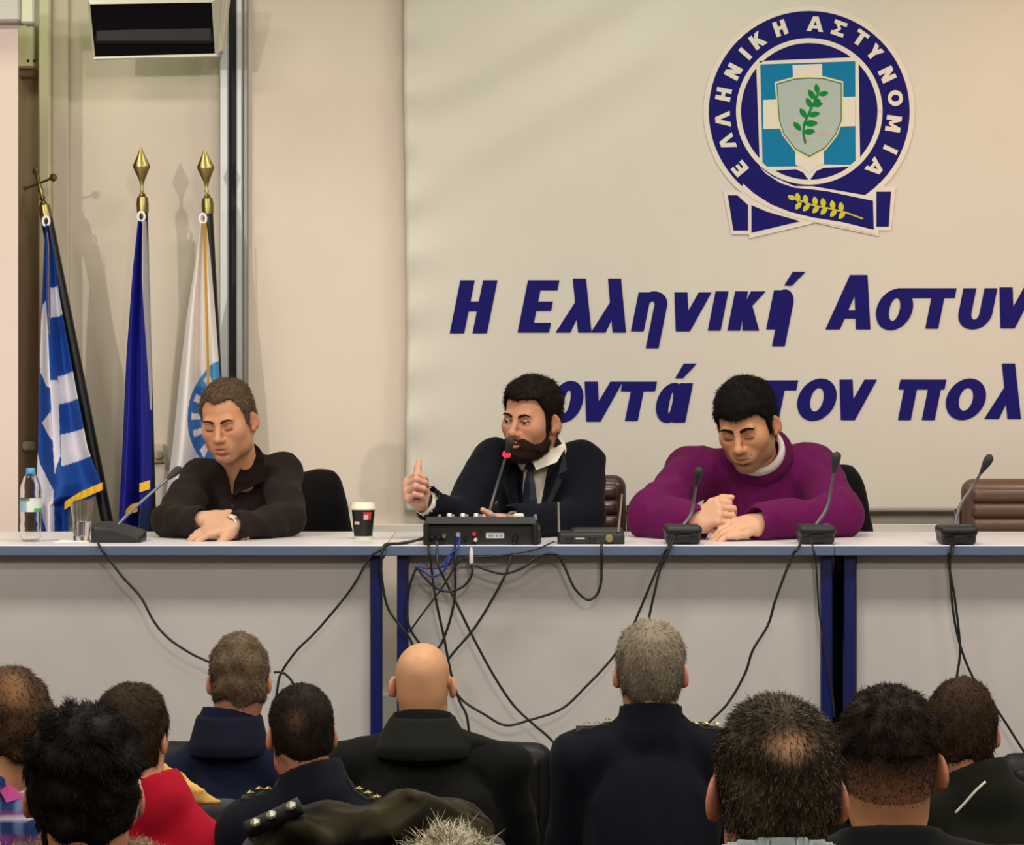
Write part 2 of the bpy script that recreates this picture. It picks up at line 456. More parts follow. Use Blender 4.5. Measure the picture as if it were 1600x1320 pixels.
# projection screen at the left edge
YS = 9.2
o = empty('projection_screen', P(-60, 880, YS), 'pulled-down white projection screen at the left edge', 'projection screen')
a = P(28, 30, YS); b = P(-330, 838, YS)
MB().box((b[0], YS, b[2]), (a[0], YS + .006, a[2])).build('screen_fabric', mat('screen_white', '#d6c6bf', .8), o)
a = P(36, -40, YS); b = P(-340, 37, YS)
MB().box((b[0], YS - .06, b[2]), (a[0], YS + .06, a[2]), .008).build('housing', mat('screen_housing', '#b7b4b4', .45, noise=.05, nscale=20, stretch=(.2, 1, 12)), o)
a = P(36, -40, YS); c = P(57, 39, YS)
MB().box((a[0], YS - .05, c[2]), (c[0], YS + .05, a[2]), .006).build('end_cap', mat('end_cap', '#c9c8b4', .5), o)
MB().tube([P(-330, 838, YS + .003), P(28, 838, YS + .003)], .009).build('bottom_bar', WHITEP, o)

# ceiling monitor
YM = 9.3
o = empty('monitor', P(240, 88, YM), 'black screen monitor in silver frame hanging top left', 'monitor')
TL, TR, BR, BL = P(141, 7, YM - .03), P(331, 4, YM - .03), P(336, 84, YM + .03), P(149, 89, YM + .03)
def slab(mb, q, dy):
    q = [np.array(p) for p in q]; v = q + [p + V3(0, dy, 0) for p in q]
    return mb.put(v, [(3, 2, 1, 0)[::1] if False else (0, 3, 2, 1), (4, 5, 6, 7), (0, 1, 5, 4), (1, 2, 6, 5), (2, 3, 7, 6), (3, 0, 4, 7)])
slab(MB(), [TL, TR, BR, BL], .02).build('screen', mat('screen_black', '#0c060c', .7, spec=.1), o)
oTL, oTR, oBR, oBL = P(136, -6, YM - .03), P(345, -6, YM - .03), P(340, 88, YM + .03), P(146, 92, YM + .03)
fm = MB(); up = V3(0, -.006, 0)
for A, B, C, D in ((oTL, oTR, TR, TL), (TR, oTR, oBR, BR), (BL, BR, oBR, oBL), (oTL, TL, BL, oBL)):
    slab(fm, [A + up, B + up, C + up, D + up], .04)
fm.build('frame', mat('monitor_frame', '#c4c3b4', .35, metal=.3), o)
slab(MB(), [P(334, -6, YM), P(356, -6, YM), P(347, 78, YM + .04), P(338, 84, YM + .03)], .08).build('side_panel', mat('monitor_side', '#cfccb8', .5), o)
c = P(240, 40, YM)
MB().tube([c + V3(0, .05, 0), c + V3(0, .08, .2), (c[0], c[1] + .1, 3.3)], .02).build('arm', ALU, o)
MB().box((c[0] - .2, YM + .0, c[2] - .06), (c[0] + .2, YM + .08, c[2] + .08), .01).build('back_cover', BLACKGAP, o)

# ------------------------------------------------------------------ banner with emblem and lettering
YN = 9.53
bx0, bx1 = wx(633, YN), wx(1790, YN); bz0, bz1 = wz(799, YN), wz(-60, YN)
BAN = empty('banner', (.5 * (bx0 + bx1), YN, bz0), 'cream fabric banner with police emblem and blue Greek lettering on wall', 'banner')
nu, nv = 140, 110
U, Vv = np.meshgrid(np.linspace(0, 1, nu), np.linspace(0, 1, nv), indexing='ij')
X = bx0 + (bx1 - bx0) * U + .006 * np.sin(Vv * 5) * (1 - U); Z = bz0 + (bz1 - bz0) * Vv
px_ = X * F / YN + 800; py_ = HZ - (Z - CZ) * F / YN
wr = np.exp(-np.clip(px_ - 633, 0, None) / 28.0) * (.007 * np.sin(py_ / 14.0 + .012 * px_) + .005 * np.sin(py_ / 37.0))
dg = (px_ - 760) * .55 + (py_ - 120)     # soft diagonal creases in the empty upper left field
far = np.clip((700 - px_) / 60, 0, 1) + np.clip((1060 - px_) / 80, 0, 1) * np.clip((400 - py_) / 60, 0, 1)
far = np.clip(far, 0, 1)
Yb = YN + wr + far * .006 * np.sin(dg / 23.0) * np.exp(-((dg - 40) / 120.0) ** 2)
idx = np.arange(nu * nv).reshape(nu, nv)
q = np.stack([idx[:-1, :-1], idx[1:, :-1], idx[1:, 1:], idx[:-1, 1:]], -1).reshape(-1, 4)
vf = np.stack([X, Yb, Z], -1).reshape(-1, 3); n_ = len(vf)
bor = np.concatenate([idx[:, 0], idx[-1, 1:], idx[-2::-1, -1], idx[0, -2:0:-1]])
bq = np.stack([bor, bor + n_, np.roll(bor, -1) + n_, np.roll(bor, -1)], 1)
obj_np('cloth', np.vstack([vf, vf + V3(0, .004, 0)]), [q, q[:, ::-1] + n_, bq],
       mat('banner_vinyl', '#cfcbc2', .42, noise=.015, nscale=5, spec=.4), BAN)
NAVY = mat('print_navy', '#1a1768', .7, spec=.12); EWHITE = mat('print_white', '#dcd6cc', .7, spec=.12)
SKYB = mat('print_sky_blue', '#1478a8', .7, spec=.12); PALEG = mat('print_pale_grey', '#a9b8b6', .7, spec=.12)
LEAFG = mat('print_leaf_green', '#14803c', .7, spec=.12); GOLDP = mat('print_gold_yellow', '#c8c23a', .7, spec=.12)
PALEY = mat('print_pale_yellow', '#d9d9a0', .7, spec=.12); PEACH = mat('print_peach', '#bda9a4', .7, spec=.12)

def arc_poly(cx, cy, rx, ry, tx, ty, a0, a1, n=20):
    o = []
    for i in range(n):
        t0, t1 = math.radians(a0 + (a1 - a0) * i / n), math.radians(a0 + (a1 - a0) * (i + 1) / n)
        o.append([(cx + rx * math.cos(t0), cy + ry * math.sin(t0)), (cx + rx * math.cos(t1), cy + ry * math.sin(t1)),
                  (cx + (rx - tx) * math.cos(t1), cy + (ry - ty) * math.sin(t1)), (cx + (rx - tx) * math.cos(t0), cy + (ry - ty) * math.sin(t0))])
    return o
def glyph(ch, W, H, s, t, xh=0, ds=0):
    """Heavy sans letter as convex strokes in a box W x H: stem s, bar t; xh x-height, ds descender for small letters."""
    R = lambda x0, y0, x1, y1: [(x0, y0), (x1, y0), (x1, y1), (x0, y1)]
    xh = xh or H; top = ds + xh
    def acc(): return [[(W * .42, top + (H - top) * .25), (W * .42 + s * .62, top + (H - top) * .25), (W * .42 + s * 1.45, H), (W * .42 + s * .45, H)]]
    if ch == 'Η': return [R(0, 0, s, H), R(W - s, 0, W, H), R(s, H * .5 - t * .45, W - s, H * .5 + t * .55)]
    if ch == 'Ε': return [R(0, 0, s, H), R(s, 0, W, t), R(s, H - t, W, H), R(s, H * .5 - t * .45, W * .93, H * .5 + t * .5)]
    if ch == 'Λ': return [[(0, 0), (s, 0), (W / 2 + s * .35, H), (W / 2 - s * .6, H)], [(W - s, 0), (W, 0), (W / 2 + s * .6, H), (W / 2 - s * .35, H)]]
    if ch == 'Α': return glyph('Λ', W, H, s, t) + [R(W * .24, H * .2, W * .76, H * .2 + t * .85)]
    if ch == 'Ν': return [R(0, 0, s, H), R(W - s, 0, W, H), [(0, H), (s * 1.1, H), (W, 0), (W - s * 1.1, 0)]]
    if ch == 'Ι': return [R(W / 2 - s / 2, 0, W / 2 + s / 2, H)]
    if ch in 'Κκ': return [R(0, 0, s, H), [(s * .9, H * .34), (s * .9, H * .66), (W - s * 1.15, H), (W, H)], [(s * .9, H * .42), (s * .9 + W * .26, H * .66), (W + s * .1, 0), (W - s * 1.2, 0)]]
    if ch == 'Σ': return [R(0, 0, W, t), R(0, H - t, W, H), [(0, t * .5), (s * 1.1, t * .5), (W * .68, H * .5), (W * .42, H * .5)], [(0, H - t * .5), (s * 1.1, H - t * .5), (W * .68, H * .5), (W * .42, H * .5)]]
    if ch in 'Ττ': return [R(0, H - t, W, H), R(W / 2 - s / 2 - (0 if ch == 'Τ' else W * .02), 0, W / 2 + s / 2 - (0 if ch == 'Τ' else W * .02), H - t)]
    if ch == 'Υ': return [R(W / 2 - s / 2, 0, W / 2 + s / 2, H * .48), [(0, H), (s * 1.1, H), (W / 2 + s / 2, H * .4), (W / 2 - s / 2, H * .4)], [(W - s * 1.1, H), (W, H), (W / 2 + s / 2, H * .4), (W / 2 - s / 2, H * .4)]]
    if ch in 'Οο': return arc_poly(W / 2, H / 2, W / 2, H / 2, s, t * .95, 0, 360, 36)
    if ch == 'Μ': return [R(0, 0, s, H), R(W - s, 0, W, H), [(0, H), (s, H), (W / 2 + s * .3, H * .2), (W / 2 - s * .3, H * .2)], [(W - s, H), (W, H), (W / 2 + s * .3, H * .2), (W / 2 - s * .3, H * .2)]]
    if ch == 'λ': return [[(0, H), (s * 1.02, H), (W, 0), (W - s * 1.05, 0)], [(-W * .22, 0), (-W * .22 + s * 1.15, 0), (W * .56, H * .56), (W * .28, H * .62)]]
    if ch in 'ηή':
        o = [R(0, ds, s, top), R(W - s, 0, W, top - xh * .36)] + arc_poly(W * .5, top - xh * .36, W * .5, xh * .38, s * .98, t, 0, 140, 16)
        return o + (acc() if ch == 'ή' else [])
    if ch == 'ν': return [[(0, H), (s * 1.02, H), (W * .42 + s * .55, 0), (W * .42 - s * .5, 0)], [(W - s * .98, H), (W, H), (W * .42 + s * .6, 0), (W * .42 - s * .45, 0)]]
    if ch in 'ιί': return [R(0, 0, s, top)] + ([[(s * .3, top + (H - top) * .25), (s * .95, top + (H - top) * .25), (s * 1.7, H), (s * .75, H)]] if ch == 'ί' else [])
    if ch == 'σ': return arc_poly(W * .41, H * .49, W * .41, H * .5, s, t * .95, 0, 360, 36) + [R(W * .38, H - t, W, H)]
    if ch == 'υ': return [R(0, H * .36, s, H), R(W - s, H * .40, W, H)] + arc_poly(W / 2, H * .40, W / 2, H * .41, s, t, 180, 360, 20)
    if ch == 'ά': return arc_poly(W * .44, xh * .5, W * .44, xh * .51, s, t * .95, 0, 360, 36) + [R(W - s, 0, W, xh)] + acc()
    if ch == 'π': return [R(0, H - t, W, H), R(W * .12, 0, W * .12 + s, H - t), R(W * .92 - s, 0, W * .92, H - t)]
    if ch == 'μ': return [R(0, 0, s, H), R(W - s, ds, W, H)] + arc_poly(W / 2, ds + xh * .4, W / 2, xh * .41, s, t, 180, 360, 20)
    return [R(0, 0, W, H)]

def flat_put(mb, polys, y):
    """polys in photo pixels on the banner plane -> flat print; the strokes lie a hair apart in depth."""
    for i, pl in enumerate(polys):
        v = [((x - 800) * YN / F, y - .00002 * i, CZ - (yy - HZ) * YN / F) for x, yy in pl]
        ar = sum(v[j][0] * v[(j + 1) % len(v)][2] - v[(j + 1) % len(v)][0] * v[j][2] for j in range(len(v)))
        mb.put(v, [tuple(range(len(v))) if ar > 0 else tuple(range(len(v) - 1, -1, -1))])
def line_letters(spec, ky, XH=100, SH=.2):
    for ch, x0, x1, y0, y1 in spec:      # crop coordinates of the zoomed banner
        H = y1 - y0; tw = x1 - x0; W = tw - SH * H * .6; ds = 43 if ch in 'ηήμ' else 0
        for it in range(6):
            pl = [[(u + SH * v, v) for u, v in q] for q in glyph(ch, W, H, 33 if ch not in 'ΗΕΑ' else 37, 25, XH if ch in 'ηήιίάμ' else 0, ds)]
            xs = [u for q in pl for u, v in q]; W += (tw - (max(xs) - min(xs))) * .9
        m0 = min(xs)
        mb = MB(); flat_put(mb, [[(620 + (x0 + u - m0) / 1.6327, 400 + (y1 - v) / 1.6327) for u, v in q] for q in pl], YN - ky)
        mb.build('letter', NAVY, BAN)
L1 = [('Η', 135, 257, 62, 197), ('Ε', 308, 415, 62, 195), ('λ', 405, 497, 58, 195), ('λ', 495, 585, 58, 195), ('η', 597, 690, 91, 235),
      ('ν', 708, 803, 92, 192), ('ι', 793, 840, 92, 190), ('κ', 843, 941, 90, 190), ('ή', 942, 1042, 40, 230), ('Α', 1093, 1208, 48, 187),
      ('σ', 1222, 1347, 82, 188), ('τ', 1340, 1428, 82, 185), ('υ', 1432, 1532, 82, 186), ('ν', 1537, 1632, 80, 184), ('ο', 1637, 1735, 78, 184),
      ('μ', 1745, 1850, 78, 215)]
L2 = [('κ', 290, 392, 318, 420), ('ο', 392, 476, 318, 424), ('ν', 479, 577, 320, 422), ('τ', 571, 664, 320, 420), ('ά', 661, 765, 274, 424),
      ('σ', 812, 935, 318, 422), ('τ', 930, 1024, 317, 418), ('ο', 1021, 1122, 312, 420), ('ν', 1129, 1225, 315, 418), ('π', 1278, 1402, 315, 418),
      ('ο', 1400, 1503, 312, 418), ('λ', 1498, 1592, 274, 415), ('ί', 1600, 1660, 272, 414), ('τ', 1655, 1745, 312, 414), ('η', 1750, 1850, 310, 455)]
line_letters(L1, .004)
line_letters(L2, .004)

# emblem: drawn in the coordinates of a zoomed crop (x = 1080 + u/3.384, y = v/3.384)
def E2(pts): return np.array([(1080 + u / 3.384, v / 3.384) for u, v in pts])
def poly_part(polys, name, m, lvl, parent, thick=.0006):
    mb = MB()
    for i_, pl in enumerate(polys):
        xy = E2(pl); y = YN - .004 - lvl - .00002 * i_
        pz = [((x - 800) * YN / F, CZ - (yy - HZ) * YN / F) for x, yy in xy]
        mb.prism(pz, y, y + thick)
    return mb.build(name, m, parent)
CU, CV = 623, 590
def circ(r, a0=0, a1=360, n=72): return [(CU + r * math.cos(math.radians(a)), CV + r * math.sin(math.radians(a))) for a in np.linspace(a0, a1, n)]
def ring(r0, r1, n=96):
    o = []
    for i in range(n):
        a, b = 2 * PI * i / n, 2 * PI * (i + 1) / n
        o.append([(CU + r0 * math.cos(a), CV + r0 * math.sin(a)), (CU + r1 * math.cos(a), CV + r1 * math.sin(a)),
                  (CU + r1 * math.cos(b), CV + r1 * math.sin(b)), (CU + r0 * math.cos(b), CV + r0 * math.sin(b))])
    return o
EMB = poly_part([circ(559, 0, 355, 72), [(168, 1012), (250, 1012), (330, 1060), (330, 1180), (305, 1240), (213, 1240)],
                 [(300, 1040), (625, 1020), (650, 1180), (305, 1262)],
                 [(955, 985), (1082, 985), (1055, 1218), (960, 1218)], [(640, 1000), (1000, 985), (990, 1250), (640, 1175)]],
                'emblem', EWHITE, .001, BAN, .001)
poly_part([circ(531, 0, 355, 72)], 'disc', NAVY, .0016, EMB)
poly_part([[(u, v) for u, v in p] for p in ring(361, 387)], 'inner_ring', EWHITE, .0024, EMB)
# crossed ribbon ends, over the disc
poly_part([[(262, 1000), (330, 860), (430, 935), (545, 985), (640, 985), (960, 1040), (975, 1240), (800, 1198), (640, 1172), (520, 1142), (410, 1098), (320, 1050)]],
          'ribbon_edge', EWHITE, .0026, EMB)
poly_part([[(238, 940), (330, 850), (395, 920), (470, 968), (545, 993), (640, 1002), (720, 1012), (960, 1062), (964, 1215), (800, 1175), (640, 1150), (520, 1120), (420, 1080), (330, 1022)]],
          'ribbon_band', NAVY, .0032, EMB)
for tail in ([(193, 1033), (243, 1033), (300, 1085), (300, 1218), (222, 1218)], [(318, 1085), (400, 1120), (575, 1170), (318, 1230)], [(978, 1014), (1055, 1014), (1043, 1198), (978, 1198)]):
    poly_part([tail], 'ribbon_tail', NAVY, .0032, EMB)
# shield with cross
sh = [(342, 325), (883, 303), (892, 850), (880, 880), (700, 888), (660, 905), (623, 958), (590, 912), (550, 895), (410, 905), (362, 880)]
poly_part([sh], 'shield_edge', EWHITE, .0036, EMB)
poly_part([[(364, 342), (866, 325), (868, 850), (840, 872), (700, 870), (550, 880), (400, 882), (376, 860)]], 'shield_field', SKYB, .0042, EMB)
poly_part([[(535, 345), (690, 340), (700, 868), (660, 880), (625, 918), (590, 890), (550, 872)], [(378, 530), (866, 512), (866, 668), (380, 684)]],
          'cross', EWHITE, .0048, EMB)
is_ = [(440, 436), (540, 408), (620, 402), (700, 405), (802, 432), (802, 640), (770, 720), (710, 795), (622, 842), (545, 800), (480, 715), (455, 640)]
poly_part([is_], 'inner_shield_rim', PALEY, .0054, EMB)
ctr = np.array([622, 610]); poly_part([[tuple(ctr + (np.array(p) - ctr) * .955) for p in is_]], 'inner_shield_line', mat('print_dark_green', '#3c5646', .5), .0058, EMB)
poly_part([[tuple(ctr + (np.array(p) - ctr) * .925) for p in is_]], 'inner_shield', PALEG, .0062, EMB)
poly_part([[(525, 700), (550, 692), (575, 700), (560, 722), (535, 718)], [(670, 700), (700, 692), (735, 698), (720, 715), (685, 716)],
           [(580, 735), (615, 728), (650, 735), (615, 746)]], 'inner_shield_mark', PEACH, .0066, EMB)
def leaf(c, ang, ln, wd):
    ca, sa = math.cos(math.radians(ang)), math.sin(math.radians(ang)); o = []
    for t in np.linspace(0, 1, 7): o.append((t * ln, wd * math.sin(PI * t) ** .8))
    for t in np.linspace(1, 0, 7)[1:-1]: o.append((t * ln, -wd * math.sin(PI * t) ** .8))
    return [(c[0] + x * ca - y * sa, c[1] + x * sa + y * ca) for x, y in o]
stem = [(602, 760), (590, 700), (596, 655), (625, 590), (650, 540), (668, 500)]
st = []
for i in range(len(stem) - 1):
    (x0, y0), (x1, y1) = stem[i], stem[i + 1]; d = np.array([x1 - x0, y1 - y0]); n = np.array([-d[1], d[0]]) / np.linalg.norm(d) * 6
    st.append([(x0 + n[0], y0 + n[1]), (x1 + n[0], y1 + n[1]), (x1 - n[0], y1 - n[1]), (x0 - n[0], y0 - n[1])])
lv = [leaf((590, 700), -5, 65, 16), leaf((580, 692), 228, 62, 15), leaf((590, 655), -2, 80, 17), leaf((608, 625), 235, 62, 15), leaf((612, 612), -10, 70, 15),
      leaf((637, 572), 240, 62, 15), leaf((640, 560), -12, 56, 14), leaf((655, 530), 235, 66, 16), leaf((668, 502), -10, 58, 14), leaf((668, 500), 260, 58, 14),
      leaf((655, 545), -20, 30, 18)]
poly_part(st + lv, 'olive_branch', LEAFG, .007, EMB)
gs = [(535, 1045), (640, 1085), (740, 1105), (820, 1125), (908, 1158)]; st = []
for i in range(len(gs) - 1):
    (x0, y0), (x1, y1) = gs[i], gs[i + 1]; st.append([(x0, y0 - 4), (x1, y1 - 4), (x1, y1 + 4), (x0, y0 + 4)])
lv = [leaf((550, 1055), 205, 45, 14)]
for x, y in ((570, 1072), (612, 1082), (662, 1092), (705, 1100), (755, 1112), (800, 1122)):
    lv += [leaf((x - 5, y - 2), 262, 52, 15), leaf((x + 12, y - 4), 130, 52, 14)]
poly_part(st + lv, 'gold_branch', GOLDP, .0038, EMB)
for ch, u, v_ in [('Ε', 256, 892), ('Λ', 190, 752), ('Λ', 166, 632), ('Η', 170, 500), ('Ν', 222, 380), ('Ι', 285, 285), ('Κ', 350, 215), ('Η', 470, 150),
                  ('Α', 655, 128), ('Σ', 780, 152), ('Τ', 893, 203), ('Υ', 968, 278), ('Ν', 1035, 395), ('Ο', 1078, 520), ('Μ', 1068, 655),
                  ('Ι', 1052, 792), ('Α', 972, 886)]:
    th = math.atan2(u - CU, CV - v_); W = {'Ι': 24, 'Μ': 84, 'Ο': 84, 'Ε': 58, 'Η': 66, 'Α': 88, 'Λ': 84}.get(ch, 70); H = 80
    mb = MB(); pl = []
    for q in glyph(ch, W, H, 24, 20):
        pl.append([(u + (a_ - W / 2) * math.cos(th) + (b_ - H / 2) * math.sin(th), v_ + (a_ - W / 2) * math.sin(th) - (b_ - H / 2) * math.cos(th)) for a_, b_ in q])
    flat_put(mb, [E2(q) for q in pl], YN - .0078)
    mb.build('letter', EWHITE, EMB)

# ------------------------------------------------------------------ flags
BRASS = mat('brass', '#8c8050', .3, metal=1.0); BLACKM = mat('black_pole', '#0a0a0d', .35)
WCLIP = mat('white_clip', '#e8e6e6', .4); FRINGE = mat('gold_fringe', '#d6a818', .7, noise=.25, nscale=250)
FLAGM = mat('flag_cloth', (1, 1, 1), .75, attr=True)
YF = 9.3
def flag_cloth(rows, colfn, folds, seed, depth=.05, nu=110, name='cloth', parent=None, nv=320, Y0=None, tot=True):
    """rows: (py, left px, right px) down the cloth; colour by printed position."""
    r = np.array(rows, float); pys = np.linspace(r[0, 0], r[-1, 0], nv)
    l = np.interp(pys, r[:, 0], r[:, 1]); rr = np.interp(pys, r[:, 0], r[:, 2]); y0 = Y0 or YF
    Uu = np.linspace(0, 1, nu); vs_ = []; cs = []
    for py, a, b in zip(pys, l, rr):
        t = (py - pys[0]) / (pys[-1] - pys[0]); px = a + (b - a) * Uu
        am = depth * (.25 + .75 * t)
        dy = am * np.sin(Uu * folds * 2 * PI + .8 * math.sin(t * 2.2 + seed) + seed) + .25 * am * np.sin(Uu * folds * 5.1 + t * 5 + seed * 2)
        for x, d in zip(px, dy):
            vs_.append(P(x, py, y0) + V3(0, d, 0)); cs.append(colfn(x, py))
    idx = np.arange(nu * nv).reshape(nv, nu)
    q = np.stack([idx[:-1, :-1], idx[1:, :-1], idx[1:, 1:], idx[:-1, 1:]], -1).reshape(-1, 4)
    v = np.array(vs_); n_ = len(v); bor = np.concatenate([idx[0, :], idx[1:, -1], idx[-1, -2::-1], idx[-2:0:-1, 0]])
    bq = np.stack([bor, np.roll(bor, -1), np.roll(bor, -1) + n_, bor + n_], 1)
    c = np.array(cs)
    return obj_np(name, np.vstack([v, v + V3(0, .004, 0)]), [q, q[:, ::-1] + n_, bq], FLAGM, parent, cols=np.vstack([c, c]))
def inpoly(x, y, pl):
    r = False; j = len(pl) - 1
    for i in range(len(pl)):
        if (pl[i][1] > y) != (pl[j][1] > y) and x < (pl[j][0] - pl[i][0]) * (y - pl[i][1]) / (pl[j][1] - pl[i][1]) + pl[i][0]: r = not r
        j = i
    return r
GBLUE, GW, DARKB = lin('#0c459c'), lin('#d4d2de'), lin('#251a62')
def c0(u, v): return (20 + u / 2.444, 320 + v / 2.444)    # from a zoomed crop
WHITES = [[c0(*p) for p in pl] for pl in (
    [(145, 318), (172, 308), (194, 418), (148, 432)], [(172, 655), (240, 634), (260, 738), (176, 762)], [(184, 878), (284, 852), (312, 956), (190, 998)],
    [(110, 380), (130, 365), (140, 480), (150, 700), (130, 690), (100, 640), (98, 500)], [(148, 672), (172, 668), (186, 960), (172, 1000), (164, 1030), (158, 900)],
    [(106, 832), (150, 790), (158, 900), (140, 880)], [(88, 940), (98, 990), (130, 1050), (160, 1090), (162, 1266), (140, 1262), (108, 1210), (86, 1050)])]
PURP = [c0(*p) for p in [(122, 130), (131, 160), (131, 370), (110, 382)]]
def greek(x, y):
    for pl in WHITES:
        if inpoly(x, y, pl): return GW
    if inpoly(x, y, PURP): return DARKB
    return GBLUE
EUB, EUW = lin('#07108c'), lin('#b9b6bc')
def euro(x, y):
    if (x > 222 + (y - 340) * .012 and y < 640 and x > 219 + (y - 345) * .047): return EUW
    if y > 790 and x > 218: return lin('#06225e')
    return EUB
FW, FB = lin('#d8d4d4'), lin('#3f84b8')
def police(x, y):
    d = math.hypot(x - 352, (y - 655) * .62)
    if 318 + (y - 360) * .02 < x < 323 + (y - 360) * .022 and y < 700: return lin('#cf9a1e')
    if y > 560 and 36 < d < 57:
        a = math.degrees(math.atan2(y - 655, x - 352)) % 30
        if a < 11 and 41 < d < 52: return FW
        return FB if y < 605 else lin('#2a66b0')
    return FW
def flag(name, label, top, foot, rows, colfn, folds, seed, fin, fringes, grp='flags on stands behind the left table', rw=.017):
    foot3 = P(foot[0], foot[1], YF + .07); top3 = P(top[0], top[1], YF + .07)
    d = nrm(top3 - foot3); base = foot3 + d * ((0.03 - foot3[2]) / d[2])
    o = empty(name, (base[0], base[1], 0), label, 'flag', grp)
    MB().lathe((base[0], base[1], 0), [(.15, 0), (.15, .012), (.06, .03), (.03, .07)], 24).build('stand_base', BLACKM, o, True, auto=40)
    MB().tube([base, top3], rw, 12).build('pole', BLACKM, o, True, auto=50)
    MB().lathe(top3 - d * .005, [(.016, -.002), (.020, .0), (.021, .03), (.018, .052), (.013, .055), (.009, .066)], 16, d).build('ferrule', BRASS, o, True, auto=40)
    t2 = top3 + d * .06
    if fin == 'spear':
        f = MB(); u = V3(1, 0, 0)
        for (w0, h0) in ((0, 0),): pass
        prof = [(.004, .0), (.007, .012), (.004, .022), (.010, .045), (.0285, .088), (.0285, .094), (.012, .13), (.001, .158)]
        V = []; th = np.arange(12) * 2 * PI / 12
        for rr_, h_ in prof:
            for t in th: V.append(t2 + d * h_ + u * rr_ * math.cos(t) + V3(0, 1, 0) * (rr_ * .42) * math.sin(t))
        fs = [(i * 12 + j, i * 12 + (j + 1) % 12, (i + 1) * 12 + (j + 1) % 12, (i + 1) * 12 + j) for i in range(len(prof) - 1) for j in range(12)]
        f.put(V, fs + [tuple((len(prof) - 1) * 12 + j for j in range(12))]); f.build('finial', BRASS, o, True, auto=55, label='brass spearhead finial')
    else:
        f = MB()
        ax = nrm(P(60, 268, YF) - P(72, 318, YF)); c = t2
        f.lathe(c, [(.005, 0), (.011, .012), (.005, .022), (.010, .04), (.005, .065), (.009, .075), (.007, .09), (.012, .1), (.013, .11), (.001, .118)], 12, ax)
        cc = c + ax * .062; e = nrm(P(83, 281, YF) - P(48, 293, YF))
        f.lathe(cc, [(.004, -.062), (.010, -.058), (.004, -.045), (.004, .045), (.014, .055), (.012, .068), (.001, .073)], 12, e + V3(0, -.4, 0))
        f.build('finial', BRASS, o, True, auto=55, label='brass cross finial')
    rg = P(rows[0][1] + (rows[0][2] - rows[0][1]) * .5, rows[0][0] - 6, YF + .03)
    MB().tube([rg + V3(.011 * math.cos(t), -.012, .016 * math.sin(t)) for t in np.linspace(0, 2 * PI, 18)], .0045, 8, False).build('clip', WCLIP, o, True)
    flag_cloth(rows, colfn, folds, seed, parent=o)
    for pts, wd in fringes:
        v = []; n = 14; pl = spline([P(x, y, YF - .045) for x, y in pts], 10)
        for i, p in enumerate(pl):
            k = .0045 * math.sin(i * 2.1); v += [p + V3(0, k, wd / 2), p + V3(0, k - .004, -wd / 2), p + V3(0, .006 + k, -wd / 2), p + V3(0, .006 + k, wd / 2)]
        m_ = len(pl); fs = [(4 * i + j, 4 * i + (j + 1) % 4, 4 * i + 4 + (j + 1) % 4, 4 * i + 4 + j) for i in range(m_ - 1) for j in range(4)] + [(0, 3, 2, 1), tuple(4 * (m_ - 1) + j for j in range(4))]
        MB().put(v, fs).build('fringe', FRINGE, o)
    return o
flag('flag_on_stand', 'blue and white striped flag with brass cross finial, leftmost flag', (73, 342), (172, 838),
     [(352, 70, 76), (400, 67, 86), (480, 63, 97), (600, 59, 120), (700, 57, 140), (757, 55, 161), (775, 55, 150), (790, 56, 112), (842, 58, 108)], greek, 1.5, .4, 'cross',
     [([(101, 790), (125, 775), (161, 759)], .026), ([(74, 365), (76, 395), (76, 470), (77, 520)], .012)], rw=.021)
flag('flag_on_stand', 'plain dark blue flag with gold fringe, middle flag of three', (223, 330), (237, 838),
     [(345, 215, 228), (420, 207, 232), (560, 196, 235), (740, 186, 236), (768, 184, 236), (808, 182, 232), (842, 184, 230)], euro, 2.0, 1.7, 'spear',
     [([(218, 762), (234, 757)], .03), ([(195, 806), (204, 796), (215, 792)], .03)])
flag('flag_on_stand', 'white flag with blue round emblem and gold cord, behind seated man in dark shirt', (325, 332), (352, 838),
     [(348, 313, 322), (400, 306, 328), (500, 290, 337), (600, 278, 345), (700, 268, 350), (790, 256, 352), (842, 256, 352)], police, 1.6, 3.1, 'spear',
     [([(320, 358), (321, 420), (324, 510), (326, 580)], .012)])

# ------------------------------------------------------------------ tables
TOPM = mat('table_top_white', '#d8d2d6', .38, noise=.02, nscale=10); EDGEM = mat('table_edge_blue_grey', '#53637f', .5)
PANELM = mat('table_panel_grey', '#b6b3b0', .65, noise=.03, nscale=7); LEGM = mat('leg_navy_blue', '#0a1452', .35)
DKMET = mat('dark_metal', '#15161a', .5)
TF, TB, TZ = 8.0, 8.75, .74
def table(label, x0, x1, lf, rf, px0, px1):
    o = empty('conference_table', ((x0 + x1) / 2, TF, 0), label, 'table', 'tables joined in a row on the stage')
    MB().box((x0, TF + .004, TZ - .028), (x1, TB, TZ), .002).build('tabletop', TOPM, o)
    MB().box((x0, TF - .004, TZ - .029), (x1, TF + .006, TZ - .0015), .002).build('edge_band', EDGEM, o)
    for lx, ly in ((lf, TF + .05), (rf, TF + .05), (lf + .07, TB - .06), (rf - .07, TB - .06)):
        MB().box((lx - .0165, ly - .0165, 0), (lx + .0165, ly + .0165, TZ - .028), .003).build('leg', LEGM, o)
    for y_ in (TF + .115, TB - .06):
        MB().box((lf, y_ - .012, TZ - .055), (rf, y_ + .012, TZ - .028), .002).build('rail', DKMET, o)
    for lx in (lf, rf): MB().box((lx - .012, TF + .05, TZ - .055), (lx + .012, TB - .06, TZ - .028), .002).build('rail', DKMET, o)
    MB().box((px0, TF + .075, .1), (px1, TF + .093, TZ - .03), .002).build('modesty_panel', PANELM, o)
    return o
